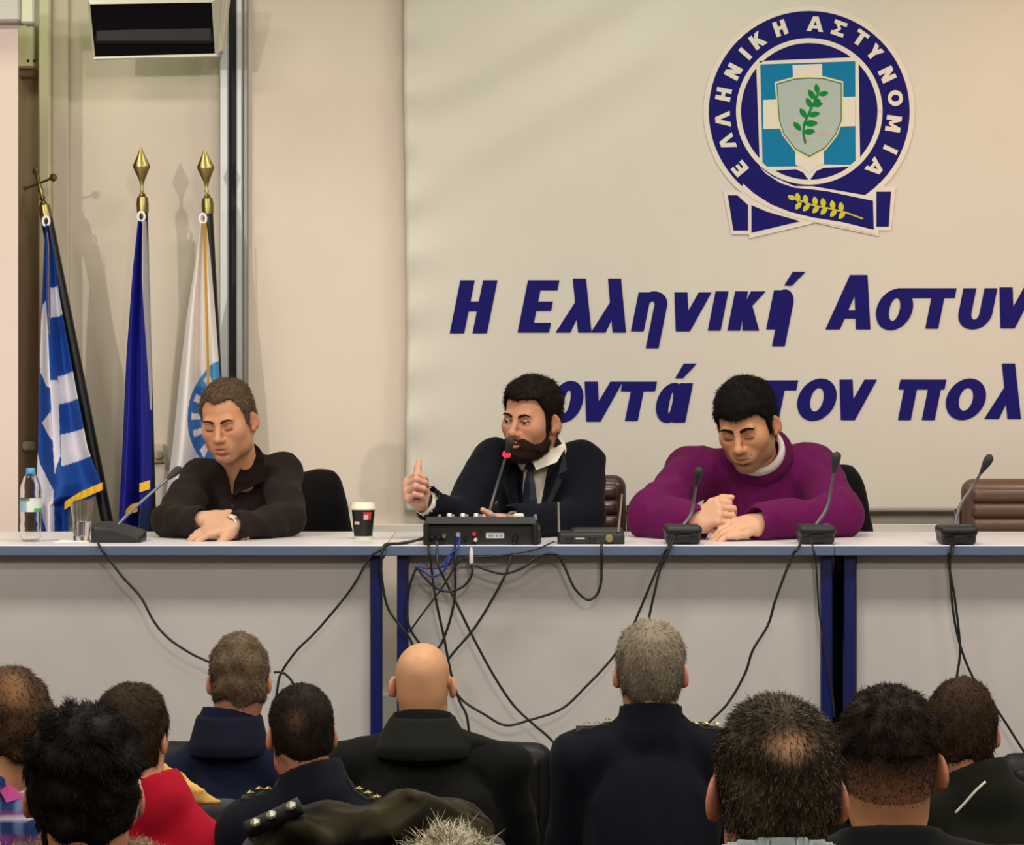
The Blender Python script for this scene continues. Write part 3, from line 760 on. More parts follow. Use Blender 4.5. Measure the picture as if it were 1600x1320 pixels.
xa = wx(602, TF); xb = wx(1304, TF)
table('white-topped table on the left, before the man in dark shirt', -2.45, xa - .001, -2.38, wx(588.5, TF + .05), -2.36, wx(580, TF + .08))
table('white-topped middle table with mixer and tangled cables', xa + .001, xb - .001, wx(629.5, TF + .05), wx(1291, TF + .05), wx(637, TF + .08), wx(1283, TF + .08))
table('white-topped table on the right beside the empty brown chair', xb + .001, 2.95, wx(1327, TF + .05), 2.88, wx(1338, TF + .08), 2.86)

# ------------------------------------------------------------------ chairs of the panel
LEATH = mat('brown_leather', '#5d4638', .38, noise=.12, nscale=9, bump=.12, bscale=150, coat=.15)
LEATD = mat('dark_brown_leather', '#3a2420', .35, noise=.12, nscale=9, bump=.12, bscale=150, coat=.2)
CHROME = mat('chrome', '#c8c8c8', .18, metal=1.0); BLKPL = mat('black_plastic', '#121214', .4)
def panel_chair(label, cx, top, leather, cy=9.12, wd=.50):
    """Chair facing the camera, back towards the wall; top = height of the backrest."""
    o = empty('conference_chair', (cx, cy - .2, 0), label, 'chair', 'leather chairs behind the tables')
    hw = wd / 2
    g = Grid((cx - hw - .05, cy - .12, top - .55), (cx + hw + .05, cy + .12, top + .04), .008)
    g.rbox((cx, cy + .02, top - .25), (hw, .045, .25), .042)
    v, q = g.mesh(); obj_np('backrest', v, [q], leather, o)
    n = 9; hh = .45 / n
    for i in range(n):
        zc = top - .028 - hh * (i + .5)
        g = Grid((cx - hw, cy - .12, zc - hh), (cx + hw, cy + .06, zc + hh), .007)
        g.rbox((cx, cy - .026, zc), (hw - .028, .022, hh / 2 + .001), .017)
        v, q = g.mesh(); obj_np('back_cushion', v, [q], leather, o)
    g = Grid((cx - hw - .03, cy - .6, .36), (cx + hw + .03, cy + .05, .54), .01)
    g.rbox((cx, cy - .28, .45), (hw, .25, .05), .04); v, q = g.mesh(); obj_np('seat', v, [q], leather, o)
    for s in (-1, 1):
        x = cx + s * (hw + .012)
        MB().tube(spline([(x, cy + .02, top - .1), (x, cy - .0, top - .26), (x, cy - .05, .64), (x, cy - .3, .65), (x, cy - .42, .6), (x, cy - .44, .4), (x, cy - .46, .03), (x, cy - .2, .02), (x, cy + .1, .02)], 6), .011, 10).build('frame_tube', CHROME, o, True, auto=60)
        g = Grid((x - .04, cy - .4, .62), (x + .04, cy - .02, .7), .008); g.rbox((x, cy - .21, .662), (.024, .15, .016), .014); v, q = g.mesh(); obj_np('armrest', v, [q], BLKPL, o)
    MB().tube([(cx - hw - .012, cy + .09, .02), (cx + hw + .012, cy + .09, .02)], .011, 10).build('cross_tube', CHROME, o, True, auto=60)
    return o
CY = 9.12
chairs = {}
panel_chair('dark brown leather chair behind the man in the suit', wx(852, CY), wz(742, CY), LEATD, CY, .53)
panel_chair('empty brown leather chair at the right edge', wx(1632, CY), wz(748, CY), LEATH, CY, .54)
panel_chair('chair under the black jacket behind man in dark shirt', wx(408, CY), wz(757, CY), LEATD, CY)
panel_chair('chair under the black coat behind man in purple sweater', wx(1225, CY), wz(752, CY), LEATD, CY)

# ------------------------------------------------------------------ microphones
MICB = mat('mic_base_black', '#1b1c1e', .45, bump=.1, bscale=400); GOOSE = mat('gooseneck_grey', '#66676a', .35, metal=.4)
def mic(label, bpx, bY, neck, tip, headY, ring=False, wide=.108, tilt=0, foam=True, neck_from=None):
    c = P(bpx, 0, bY); x, y = c[0], c[1]
    o = empty('gooseneck_microphone', (x, y, TZ), label, 'microphone', 'gooseneck microphones on the tables')
    g = Grid((x - .09, y - .1, TZ - .01), (x + .09, y + .1, TZ + .08), .004)
    hw = wide / 2
    g.rbox((x, y, TZ + .020), (hw * .92, .062, .020), .012)
    g.rbox((x, y - .004, TZ + .041), (hw, .066, .0145), .012, k=.006)
    g.plane((x, y, TZ + .0005), (0, 0, -1))
    v, q = g.mesh(); obj_np('base', v, [q], MICB, o)
    MB().box((x - .02, y - .071, TZ + .010), (x + .02, y - .06, TZ + .028), .003).build('socket', BLKPL, o)
    MB().lathe((x + .03, y - .02, TZ + .054), [(.008, 0), (.008, .004), (.006, .005)], 14).build('button', mat('mic_button', '#55565a', .5), o, True, auto=40)
    pts = [V3(x, y + .03, TZ + .045)] + [P(a, b, Yq) for a, b, Yq in neck] + [P(*tip, headY)]
    sp = spline(pts, 8)
    MB().tube(sp, np.linspace(.0056, .0042, len(sp)), 10).build('gooseneck', GOOSE, o, True, auto=60)
    d = nrm(sp[-1] - sp[-3]); t = sp[-1]
    MB().lathe(t - d * .005, [(.004, 0), (.006, .01), (.012, .035), (.0135, .048), (.012, .058), (.006, .064), (.0005, .066)], 16, d).build('head', mat('mic_head', '#2c2c2a', .7, bump=.3, bscale=700), o, True, auto=60)
    if ring:
        MB().lathe(t - d * .006, [(.008, 0), (.0115, .002), (.0125, .009), (.0115, .014)], 16, d).build('light_ring', mat('ring_red', '#c01020', .4, emit='#ff2038', estr=2.2), o, True, auto=60, label='lit red ring')
    return o
m1 = empty('gooseneck_microphone', P(187, 838, 8.22) * V3(1, 1, 0) + V3(0, 0, TZ), 'gooseneck microphone with wedge base beside the water glass', 'microphone', 'gooseneck microphones on the tables')
cx, cy = wx(187, 8.2), 8.2
g = Grid((cx - .1, cy - .1, TZ - .01), (cx + .1, cy + .1, TZ + .09), .004)
g.rbox((cx - .002, cy, TZ + .018), (.074, .07, .034), .016); g.rbox((cx - .028, cy + .01, TZ + .022), (.046, .055, .033), .018, k=.015)
g.plane((cx + .03, cy, TZ + .036), nrm((.32, -.10, 1))); g.plane((cx, cy, TZ + .0005), (0, 0, -1))
v, q = g.mesh(); obj_np('base', v, [q], MICB, m1)
sp = spline([P(183, 822, 8.22), P(197, 806, 8.24), P(222, 783, 8.27), P(246, 762, 8.3), P(262, 748, 8.32)], 8)
MB().tube(sp, .0045, 10).build('gooseneck', mat('gooseneck_steel', '#6d7684', .35, metal=.5), m1, True, auto=60)
d = nrm(sp[-1] - sp[-3]); MB().lathe(sp[-1] - d * .004, [(.0045, 0), (.007, .012), (.012, .035), (.012, .05), (.004, .06)], 14, d).build('head', mat('mic_head', '#2c2c2a', .7), m1, True, auto=60)
mic('microphone before the clasped hands of man in purple sweater', 1066, 8.1, [(1079, 805, 8.14), (1084, 780, 8.14)], (1088, 758), 8.12)
mic('microphone at the right elbow of man in purple sweater', 1274, 8.1, [(1291, 795, 8.14), (1298, 765, 8.14)], (1303, 737), 8.13)
mic('microphone on the right table before the empty chair', 1494, 8.08, [(1500, 790, 8.13), (1520, 760, 8.14)], (1533, 738), 8.13)

# ------------------------------------------------------------------ mixer, receiver, cup, bottle, glass
YX = 8.1
o = empty('audio_mixer', (wx(755, YX), YX, TZ), 'black audio mixer with knobs and plugged cables before the suited man', 'mixer')
xl, xr = wx(666, 8.03), wx(836, 8.03)
mb = MB()
prof = [(8.035, TZ), (8.30, TZ), (8.30, TZ + .052), (8.12, TZ + .074), (8.02, TZ + .082), (8.012, TZ + .062), (8.035, TZ + .056)]
V = [(xl, y, z) for y, z in prof] + [(xr, y, z) for y, z in prof]; m_ = len(prof)
mb.put(V, [tuple(range(m_)), tuple(range(2 * m_ - 1, m_ - 1, -1))] + [(i, i + m_, (i + 1) % m_ + m_, (i + 1) % m_) for i in range(m_)])
mb.build('body', mat('mixer_black', '#17191a', .5, bump=.05, bscale=300), o)
for s, xx in ((0, xl), (1, xr)):
    MB().box((xx - .008, 8.005, TZ), (xx + .008, 8.30, TZ + .064), .004).build('side_cheek', BLKPL, o)
MB().box((wx(845, 8.1) - .028, 8.04, TZ), (wx(845, 8.1), 8.27, TZ + .05), .006).build('power_unit', mat('unit_brown_black', '#26231f', .5), o)
SILV = mat('silver_knob', '#d8d8d0', .3, metal=.6)
for i, px in enumerate((702, 723, 744)):
    c = P(px, 0, 8.06); MB().lathe((c[0], 8.075, TZ + .077), [(.0085, 0), (.0085, .008), (.006, .012)], 14).build('knob', SILV, o, True, auto=40)
MB().box((wx(802, 8.08), 8.06, TZ + .074), (wx(819, 8.08), 8.1, TZ + .088), .004).build('switch_cover', mat('switch_cream', '#d8d8c0', .4), o)
for i in range(8):
    for j in range(3):
        xx = xl + .035 + i * .04; yy = 8.15 + j * .045; MB().lathe((xx, yy, TZ + .070 - j * .0055), [(.006, 0), (.005, .01), (.004, .012)], 10).build('knob', mat('knob_grey', '#77787a', .4), o, True, auto=40)
def face_box(px0, px1, py0, py1, y0, y1, name, m, lab=None):
    a, b = P(px0, py1, y0), P(px1, py0, y0); MB().box((a[0], y0, a[2]), (b[0], y1, b[2]), .002).build(name, m, o, label=lab)
def jack(px, py, m, r=.008, dy=.022, nm='jack'):
    c = P(px, py, 8.032); MB().lathe((c[0], 8.037, c[2]), [(r, 0), (r, dy * .6), (r * .7, dy), (r * .7, dy + .01)], 12, (0, -1, 0)).build(nm, m, o, True, auto=40)
face_box(759, 788, 832, 841, 8.031, 8.037, 'label_plate', mat('label_white', '#d9d9d6', .5), 'small white printed label')
mm = mat('label_ink', '#8b8d92', .5)
for k, (a, b) in enumerate(((763, 771), (774, 779), (781, 785))):
    p0, p1 = P(a, 838.5, 8.0305), P(b, 835.5, 8.0305); MB().box((p0[0], 8.0302, p0[2]), (p1[0], 8.0312, p1[2])).build('label_mark', mm, o)
for px in (676, 686): jack(px, 838, BLKPL)
jack(694, 837, mat('jack_brass', '#7a7458', .35, metal=.6)); jack(716, 835, mat('jack_silver', '#c7ccd6', .3, metal=.7))
jack(741, 834, mat('jack_red', '#c03038', .4), .007); jack(743, 843, mat('jack_white', '#ddd8c8', .4), .006)
jack(728, 840, BLKPL, .006); jack(805, 840, BLKPL, .009)

o = empty('wireless_receiver', (wx(925, 8.1), 8.1, TZ), 'small black wireless receiver with two antennas on middle table', 'receiver')
xl, xr = wx(872, 8.06), wx(976, 8.06)
g = Grid((xl - .03, 8.0, TZ - .01), (xr + .03, 8.3, TZ + .06), .004)
g.rbox(((xl + xr) / 2, 8.14, TZ + .016), ((xr - xl) / 2, .085, .0165), .006); g.rbox(((xl + xr) / 2 + .02, 8.16, TZ + .034), (.075, .05, .008), .006, k=.008)
g.plane((0, 0, TZ + .0005), (0, 0, -1)); v, q = g.mesh(); obj_np('body', v, [q], mat('receiver_black', '#1d1e1e', .5), o)
face_box(899, 914, 840, 843, 8.052, 8.057, 'label_plate', mat('label_grey', '#9a9a9c', .5))
face_box(884, 894, 838, 846, 8.05, 8.057, 'socket', BLKPL); face_box(921, 931, 838, 846, 8.05, 8.057, 'socket', BLKPL)
c = P(952, 841, 8.05); MB().lathe((c[0], 8.056, c[2]), [(.011, 0), (.011, .01), (.007, .014)], 14, (0, -1, 0)).build('connector', mat('connector_brass', '#9a8a5a', .35, metal=.6), o, True, auto=40)
ANT = mat('antenna_silver', '#b3aca0', .3, metal=.7)
for p0, p1 in (((873.5, 834), (872.5, 784)), ((966, 834), (972, 772))):
    a, b = P(*p0, 8.07), P(*p1, 8.07); MB().tube([a, a + (b - a) * .25, b], [.0045, .0035, .003], 10).build('antenna', ANT, o, True, auto=60)
    MB().tube([a - V3(0, 0, .008), a + V3(0, 0, .006)], .006, 10).build('antenna_mount', BLKPL, o, True, auto=60)

c = P(567.5, 0, 8.32); bz = TZ
o = empty('coffee_cup', (c[0], 8.32, TZ), 'black paper coffee cup with white lid and rim on left table', 'cup')
MB().lathe((c[0], 8.32, TZ), [(.0268, 0), (.0268, .004), (.0345, .09), (.0345, .093)], 28).build('cup_body', mat('cup_black', '#191512', .4), o, True, auto=50)
MB().lathe((c[0], 8.32, TZ), [(.027, 0), (.0276, .0), (.0284, .009), (.0276, .0095)], 28).build('base_band', mat('cup_green_band', '#c9cfb8', .5), o, True, auto=50)
MB().lathe((c[0], 8.32, TZ), [(.036, .088), (.0385, .09), (.0385, .095), (.0365, .097), (.035, .107), (.034, .109), (.031, .107)], 28).build('lid', mat('cup_lid_white', '#e6dfcc', .4), o, True, auto=40)
def cup_patch(a0, a1, z0, z1, m, nm):
    th = np.radians(np.linspace(a0, a1, 8)); r = lambda z: .0268 + (.0345 - .0268) * (z - .004) / .086 + .0006
    v = [(c[0] + r(z) * math.sin(t), 8.32 - r(z) * math.cos(t), TZ + z) for z in (z0, z1) for t in th]
    MB().put(v, [(i, i + 1, i + 9, i + 8) for i in range(7)]).build(nm, m, o)
cup_patch(5, 48, .060, .082, mat('cup_red', '#b83436', .5), 'printed_patch'); cup_patch(5, 30, .060, .074, mat('cup_pale', '#c9b7b4', .5), 'printed_patch')
cup_patch(-52, -18, .045, .054, mat('cup_pale', '#c9b7b4', .5), 'printed_patch')

GLASS = mat('clear_glass', (1, 1, 1), .02, trans=1.0, ior=1.45); PET = mat('clear_pet', (.97, .98, .98), .06, trans=1.0, ior=1.2)
WATER = mat('water', (.97, .99, 1), .0, trans=1.0, ior=1.33)
cb = P(48, 0, 8.2)
o = empty('water_bottle', (cb[0], 8.2, TZ), 'clear plastic water bottle with blue cap at the left edge', 'bottle')
prf = [(.022, .002), (.029, .006), (.031, .02), (.030, .034), (.032, .045), (.030, .058), (.0315, .075), (.0315, .085), (.0315, .132), (.031, .14), (.0315, .15), (.029, .165), (.02, .19), (.0125, .2), (.0125, .205)]
inn = [(r - .0018, h + .002) for r, h in prf[::-1]]
mb = MB().lathe((cb[0], 8.2, TZ), prf + inn, 32, capb=True, capt=True); mb.build('bottle_body', PET, o, True, auto=70)
MB().lathe((cb[0], 8.2, TZ), [(.0135, .199), (.0138, .201), (.0138, .213), (.0125, .216), (.0, .216)], 20, capt=False).build('cap', mat('cap_blue', '#4d97cf', .4), o, True, auto=40)
th = np.linspace(0, 2 * PI, 49); v = []; cs = []
for z in np.linspace(.088, .128, 14):
    for t in th[:-1]:
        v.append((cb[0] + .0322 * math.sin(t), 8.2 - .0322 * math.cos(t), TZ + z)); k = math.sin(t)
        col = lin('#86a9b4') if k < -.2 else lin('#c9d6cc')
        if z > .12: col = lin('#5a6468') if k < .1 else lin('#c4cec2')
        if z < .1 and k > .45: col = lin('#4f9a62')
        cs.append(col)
n = 48; fs = np.array([(i * n + j, i * n + (j + 1) % n, (i + 1) * n + (j + 1) % n, (i + 1) * n + j) for i in range(13) for j in range(n)])
obj_np('label_wrap', v, [fs], mat('bottle_label', (1, 1, 1), .4, attr=True), o, cols=np.array(cs))
cg = P(128, 0, 8.2)
tag(MB().box((cg[0] - .07, 8.13, TZ + .0005), (cg[0] + .03, 8.27, TZ + .003), .001).build('paper_napkin', mat('napkin_white', '#ece8e6', .8)), 'folded white paper napkin under the water glass', 'napkin')
o = empty('drinking_glass', (cg[0], 8.2, TZ + .003), 'half-full faceted drinking glass standing on napkin', 'glass')
prf = [(.024, .003), (.0245, .006), (.0285, .06), (.0315, .09), (.034, .122)]
inn = [(.0322, .122), (.0295, .09), (.026, .06), (.0212, .016)]
MB().lathe((cg[0], 8.2, TZ), prf + inn, 10, capb=True, capt=True).build('glass_body', GLASS, o)
MB().lathe((cg[0], 8.2, TZ), [(.0205, .0165), (.0247, .058)], 20).build('water', WATER, o, True, auto=40)

# ------------------------------------------------------------------ cables
CABM = mat('cable_black', '#141414', .45); CABB = mat('cable_blue', '#20348c', .45); CABG = mat('cable_grey', '#3c3c3a', .5)
def cable(label, pts, r=.0037, m=None, first=None, name='cable', Yd=7.975):
    """pts: photo pixels of the hanging run; first: world points on the table before the edge."""
    w_ = [] if first is None else [V3(*p) for p in first]
    for i, (x, y) in enumerate(pts):
        yy = Yd - .002 * (i % 2)
        if y < 853 and first is None: yy = 8.01
        w_.append(P(x, y, yy))
    o = MB().tube(spline(w_, 7), r, 8).build(name, m or CABM, None, True, auto=70)
    v = np.empty(len(o.data.vertices) * 3); o.data.vertices.foreach_get('co', v); v = v.reshape(-1, 3); c = v.mean(0)
    o.data.vertices.foreach_set('co', (v - c).ravel()); o.location = c
    return tag(o, label, 'cable', 'cables hanging before the tables')
def onT(px, Y, dz=.004): return (wx(px, Y), Y, TZ + dz)
cable('cable looping over left table edge down to the navy-uniformed heads', [(577, 872), (547, 922), (497, 983), (463, 1017), (440, 1050), (434, 1072), (432, 1110), (445, 1165)], first=[onT(664, 8.06, .02), onT(635, 8.05), onT(607, 8.0), (wx(594, 7.98), 7.98, TZ - .012)])
cable('short looped cable end behind grey-haired man on the left', [(428, 1050), (437, 1050), (447, 1054), (458, 1068), (462, 1090)])
cable('cable beside the blue leg of the left table', [(597, 864), (596, 895), (605, 947), (627, 980), (642, 1001), (655, 1040)], first=[onT(664, 8.08, .015), onT(625, 8.04), onT(603, 8.0), (wx(599, 7.98), 7.98, TZ - .008)])
cable('cable dropping from left end of mixer to behind bald man', [(669, 846), (671, 862), (675, 895), (681, 937), (693, 992), (705, 1053), (718, 1095), (730, 1122), (736, 1185)])
cable('straight short cable under middle of mixer', [(711, 846), (711, 870), (711, 925), (705, 962), (693, 998), (684, 1013), (674, 1019)])
cable('cable curving from right end of mixer to bald head', [(805, 840), (802, 852), (793, 889), (772, 931), (742, 980), (702, 1028), (688, 1056)])
cable('longest diagonal cable from mixer to the seats', [(683, 846), (684, 880), (696, 907), (717, 950), (742, 1001), (772, 1056), (802, 1101), (833, 1131), (864, 1159), (892, 1205)])
cable('long swag cable from sweater man microphone towards bald man', [(1050, 838), (1043, 856), (1036, 868), (1020, 904), (1000, 952), (985, 985), (955, 1030), (917, 1071), (878, 1107), (827, 1125), (790, 1133), (757, 1116), (724, 1095), (706, 1070), (697, 1040)])
cable('second cable of microphone before sweater man', [(1054, 838), (1047, 856), (1032, 888), (1024, 920), (1014, 966), (1008, 1010)])
cable('looping cable from mixer to receiver', [(742, 883), (766, 892), (790, 896), (818, 886), (842, 869), (869, 866), (881, 883), (896, 916), (910, 932), (921, 937), (933, 928), (939, 910), (940, 885), (940, 858), (940, 843)])
cable('thin cable along table edge left of the receiver', [(866, 846), (850, 853), (827, 861), (772, 869), (730, 871), (710, 878), (690, 886), (660, 888)], .0024)
cable('cable with white plug hanging under mixer', [(737, 880), (737, 898), (724, 916), (702, 924), (681, 918), (660, 898), (652, 886)], .0036)
tag(MB().lathe(P(736.5, 881, 7.975), [(.004, 0), (.006, .006), (.006, .03), (.004, .042), (.0025, .048)], 12, (0, 0, 1)).build('cable_plug', mat('plug_white', '#d8d6cc', .4), None, True, auto=50), 'white cable plug hanging under mixer', 'plug')
cable('blue cable bundle under mixer, outer strand', [(715, 836), (712, 852), (703, 870), (693, 892), (675, 900), (657, 889), (652, 884)], .0034, CABB)
cable('blue cable bundle under mixer, inner strand', [(719, 838), (715, 856), (702, 868), (690, 884), (672, 888), (654, 884)], .003, CABB)
cable('cable hanging beside blue leg of middle table', [(651, 886), (641, 912), (636, 950), (640, 980), (654, 1003), (670, 1025)])
cable('diagonal cable crossing behind mixer cables', [(722, 872), (711, 886), (690, 919), (660, 959), (639, 988)], .0028)
cable('cable from second sweater man microphone to grey-haired officer', [(1252, 846), (1246, 858), (1236, 872), (1212, 936), (1200, 976), (1176, 1016), (1164, 1052), (1136, 1100), (1092, 1146), (1078, 1185)])
cable('cable running down the blue leg under microphone', [(1266, 840), (1271, 858), (1275, 880), (1278, 928), (1281, 965), (1290, 1020), (1300, 1080), (1304, 1120)], .0028)
cable('near cable of microphone on the right table', [(1488, 846), (1484, 860), (1482, 878), (1492, 936), (1500, 1012), (1494, 1062), (1488, 1090)])
cable('far cable of right table microphone, running to right edge', [(1491, 846), (1488, 860), (1484, 885), (1490, 960), (1504, 1020), (1528, 1072), (1560, 1112), (1600, 1174), (1640, 1230)])
cable('cable of the wedge microphone hanging down left table', [(152, 846), (158, 857), (173, 877), (193, 903), (220, 933), (240, 970), (263, 997), (297, 1020), (322, 1032), (352, 1046)])
mic('lit microphone with red ring at the mouth of suited man', 763, 8.42, [(766, 795, 8.45), (777, 757, 8.46)], (791, 711), 8.43, ring=True)

# ------------------------------------------------------------------ people
SKIN = mat('skin', (1, 1, 1), .5, attr=True, sss=.12, bump=.04, bscale=350, spec=.4)
HAIRM = mat('hair', (1, 1, 1), .72, attr=True, spec=.14)
CLOTH = mat('garment', (1, 1, 1), .85, attr=True, sheen=.02, bump=.12, bscale=500, spec=.15)
LEATHER = mat('garment_leather', (1, 1, 1), .45, attr=True, spec=.4)
EYEW = mat('eye', (1, 1, 1), .15, attr=True)

def frame(yaw, pitch, roll, face=-1):
    """Columns: right-hand side of the person, forward, up. face -1: towards the camera, +1: away."""
    y, p, r = (math.radians(a) for a in (yaw, pitch, roll))
    f = V3(-math.sin(y) * math.cos(p), face * math.cos(y) * math.cos(p), -math.sin(p))
    s = nrm(np.cross(f, V3(0, 0, 1))); u = np.cross(s, f)
    s2 = s * math.cos(r) + u * math.sin(r); u2 = -s * math.sin(r) + u * math.cos(r)
    return np.stack([s2, f, u2], 1)

class Head:
    def __init__(h, c, M, s=1.0, wid=1.0, jaw=1.0): h.c = np.asarray(c, float); h.M = M; h.s = s; h.w = wid; h.jaw = jaw
    def W(h, x, y, z): return h.c + h.M @ (V3(x * h.w, y, z) * h.s)
    def L(h, p): return ((np.asarray(p) - h.c) @ h.M) / h.s / V3(h.w, 1, 1)
    def ell(h, g, c, r, k=0, mode='add', M=None):
        g.ell(h.W(*c), np.array(r) * h.s * V3(h.w, 1, 1), h.M if M is None else h.M @ M, k * h.s, mode)
    def cone(h, g, a, b, ra, rb, k=0, mode='add'): g.cone(h.W(*a), h.W(*b), ra * h.s, rb * h.s, k * h.s, mode)
    def base(h, g, inf=0.0):
        h.ell(g, (0, -.012, .035), (.075 + inf, .098 + inf, .088 + inf))
        h.ell(g, (0, .028, -.045), (.060 * h.jaw + inf, .060 + inf, .074 + inf), .035)
        h.ell(g, (0, -.045, -.02), (.062 + inf, .055 + inf, .06 + inf), .03)
        for s in (-1, 1): h.ell(g, (s * .043 * h.jaw, .012, -.072), (.020 + inf, .03 + inf, .026 + inf), .03)
        h.ell(g, (0, .068, -.1), (.026 * h.jaw + inf, .022 + inf, .019 + inf), .03)
    def face(h, g, lids='down', mouth=0.0):
        for s in (-1, 1):
            h.ell(g, (s * .040, .058, -.016), (.022, .022, .022), .034)
        h.cone(g, (-.036, .079, .024), (.036, .079, .024), .011, .011, .014)
        for s in (-1, 1):
            h.ell(g, (s * .0315, .096, .004), (.019, .016, .0115), .012, 'sub')
            h.ell(g, (s * .0315, .0755, .004), (.0155, .0125, .0125), .004)
            if lids == 'open':
                h.ell(g, (s * .0315, .087, .003), (.0115, .008, .0038), .002, 'sub')
                h.cone(g, (s * .019, .084, .0085), (s * .044, .081, .0085), .0032, .0028, .004)
            else:
                h.cone(g, (s * .019, .085, -.003), (s * .044, .081, -.002), .003, .0026, .003)
        h.cone(g, (0, .086, .016), (0, .110, -.026), .0075, .0105, .012)
        h.ell(g, (0, .111, -.029), (.0125, .0125, .0105), .008)
        for s in (-1, 1): h.ell(g, (s * .0125, .099, -.033), (.0075, .0105, .008), .006)
        for s in (-1, 1): h.ell(g, (s * .006, .106, -.041), (.0035, .005, .003), .003, 'sub')
        h.ell(g, (0, .072, -.062), (.034, .026, .026), .022)
        h.cone(g, (-.02, .088, -.0615), (0, .0955, -.0585), .0045, .006, .005); h.cone(g, (.02, .088, -.0615), (0, .0955, -.0585), .0045, .006, .005)
        h.cone(g, (-.018, .088, -.0705), (0, .0945, -.0725), .0055, .0072, .005); h.cone(g, (.018, .088, -.0705), (0, .0945, -.0725), .0055, .0072, .005)
        h.ell(g, (0, .097, -.0655), (.023, .012, .0014 + mouth), .003, 'sub')
        h.ell(g, (0, .09, -.084), (.018, .008, .005), .008, 'sub')
    def ears(h, g, out=.0, big=1.0):
        a = math.radians(16)
        for s in (-1, 1):
            R = np.array([[math.cos(.6 * s), -math.sin(.6 * s), 0], [math.sin(.6 * s), math.cos(.6 * s), 0], [0, 0, 1.0]]) @ np.array([[1, 0, 0], [0, math.cos(a), math.sin(a)], [0, -math.sin(a), math.cos(a)]])
            x = s * (.082 + out)
            h.ell(g, (x, -.008, -.006), (.0085, .0185 * big, .031 * big), .006, M=R)
            h.ell(g, (x + s * .007, .000, -.001), (.007, .0105 * big, .0185 * big), .004, 'sub', M=R)
            h.ell(g, (x - s * .002, .003, -.03 * big), (.007, .008, .009), .006)

def hairline(pts):
    y = np.array([p[0] for p in pts]); z = np.array([p[1] for p in pts])
    return lambda q: np.interp(q, y, z)
HL = [(-.14, -.078), (-.05, -.076), (-.03, -.062), (-.018, -.048), (-.012, .028), (.004, .03), (.009, -.012), (.022, -.012), (.030, .02), (.05, .05), (.07, .062), (.085, .066), (.12, .07)]
def hair_shell(h, top=.014, side=.008, line=HL, front=0.0, noise=.003, freq=120, vox=.0035, seed=3, extra=None, temple=0.0, patch=None):
    rr = .16 * h.s
    g = Grid(h.c - rr, h.c + rr, vox)
    h.base(g, 0.0)
    sl, X, Y, Z = g.blk(g.lo, g.lo + g.h * (g.n - 1)); D = [X - h.c[0], Y - h.c[1], Z - h.c[2]]
    loc = [(h.M[0, i] * D[0] + h.M[1, i] * D[1] + h.M[2, i] * D[2]) / h.s for i in range(3)]; loc[0] = loc[0] / h.w
    t = np.clip((loc[2] - .0) / .10, 0, 1) ** 1.2
    th = side + (top - side) * t + front * np.clip((loc[1] - .01) / .07, 0, 1) * t
    d = g.d - th * h.s + noise * wob(X, Y, Z, freq, seed, 8)
    zl = hairline(line)(loc[1]) + .0015 * np.sin(loc[0] * 210 + seed) + temple * np.clip((np.abs(loc[0]) - .012) / .03, 0, 1) * np.clip((loc[1] - .035) / .02, 0, 1)
    g.d = np.maximum(d, (zl - loc[2]) * .75 * h.s).astype(np.float32)
    # hollow inside is covered by the head itself
    if extra: extra(g)
    return g.mesh()

def hair_obj(h, parent, col, n=5000, length=.016, rad=.0007, lift=.3, curl=0, grey=None, gfrac=0.0, mask=None, seed=1, name='hair', jit=.35, comb=None, crown=(0, -.05, .11), shell=None, dark=.75, sdens=None, patch=None, **kw):
    v, q = shell if shell is not None else hair_shell(h, seed=seed + 2, **kw)
    base = np.array(lin(col)); gc = np.array(lin(grey)) if grey else base
    def cm(p):
        l = h.L(p) - V3(*crown); o = l.copy()
        up_ = l[:, 2] > -.02
        d = np.where(up_[:, None], l * V3(1, 1, .3) + V3(0, .012, 0), V3(0, -.1, -1) + l * V3(.3, 0, 0))
        return (d * h.s) @ h.M.T
    def cf(p, r):
        m = len(p); k = r.uniform(.55, 1.35, (m, 1)); c = base * k
        gg = gfrac(h.L(p)) if callable(gfrac) else gfrac
        w_ = (r.random(m) < gg)[:, None]; return np.where(w_, gc * r.uniform(.7, 1.2, (m, 1)), c)
    sv, sq, st, sc = strands(v, q, n, length * h.s if not callable(length) else (lambda p: length(h.L(p)) * h.s), comb or cm, rad, cf, lift, curl, seed, (lambda c: mask(h.L(c))) if mask else None, jit)
    g0 = gfrac(h.L(v))[:, None] if callable(gfrac) else gfrac
    bc = (base * (1 - g0) + gc * g0) * dark * np.ones((len(v), 1))
    if patch is not None:
        pw, pcol = patch; ww = pw(h.L(v))[:, None]; bc = bc * (1 - ww) + np.array(lin(pcol)) * ww
    n0 = len(v)
    return obj_np(name, np.vstack([v, sv]), [q, sq + n0, st + n0], HAIRM, parent, cols=np.vstack([bc, sc]))

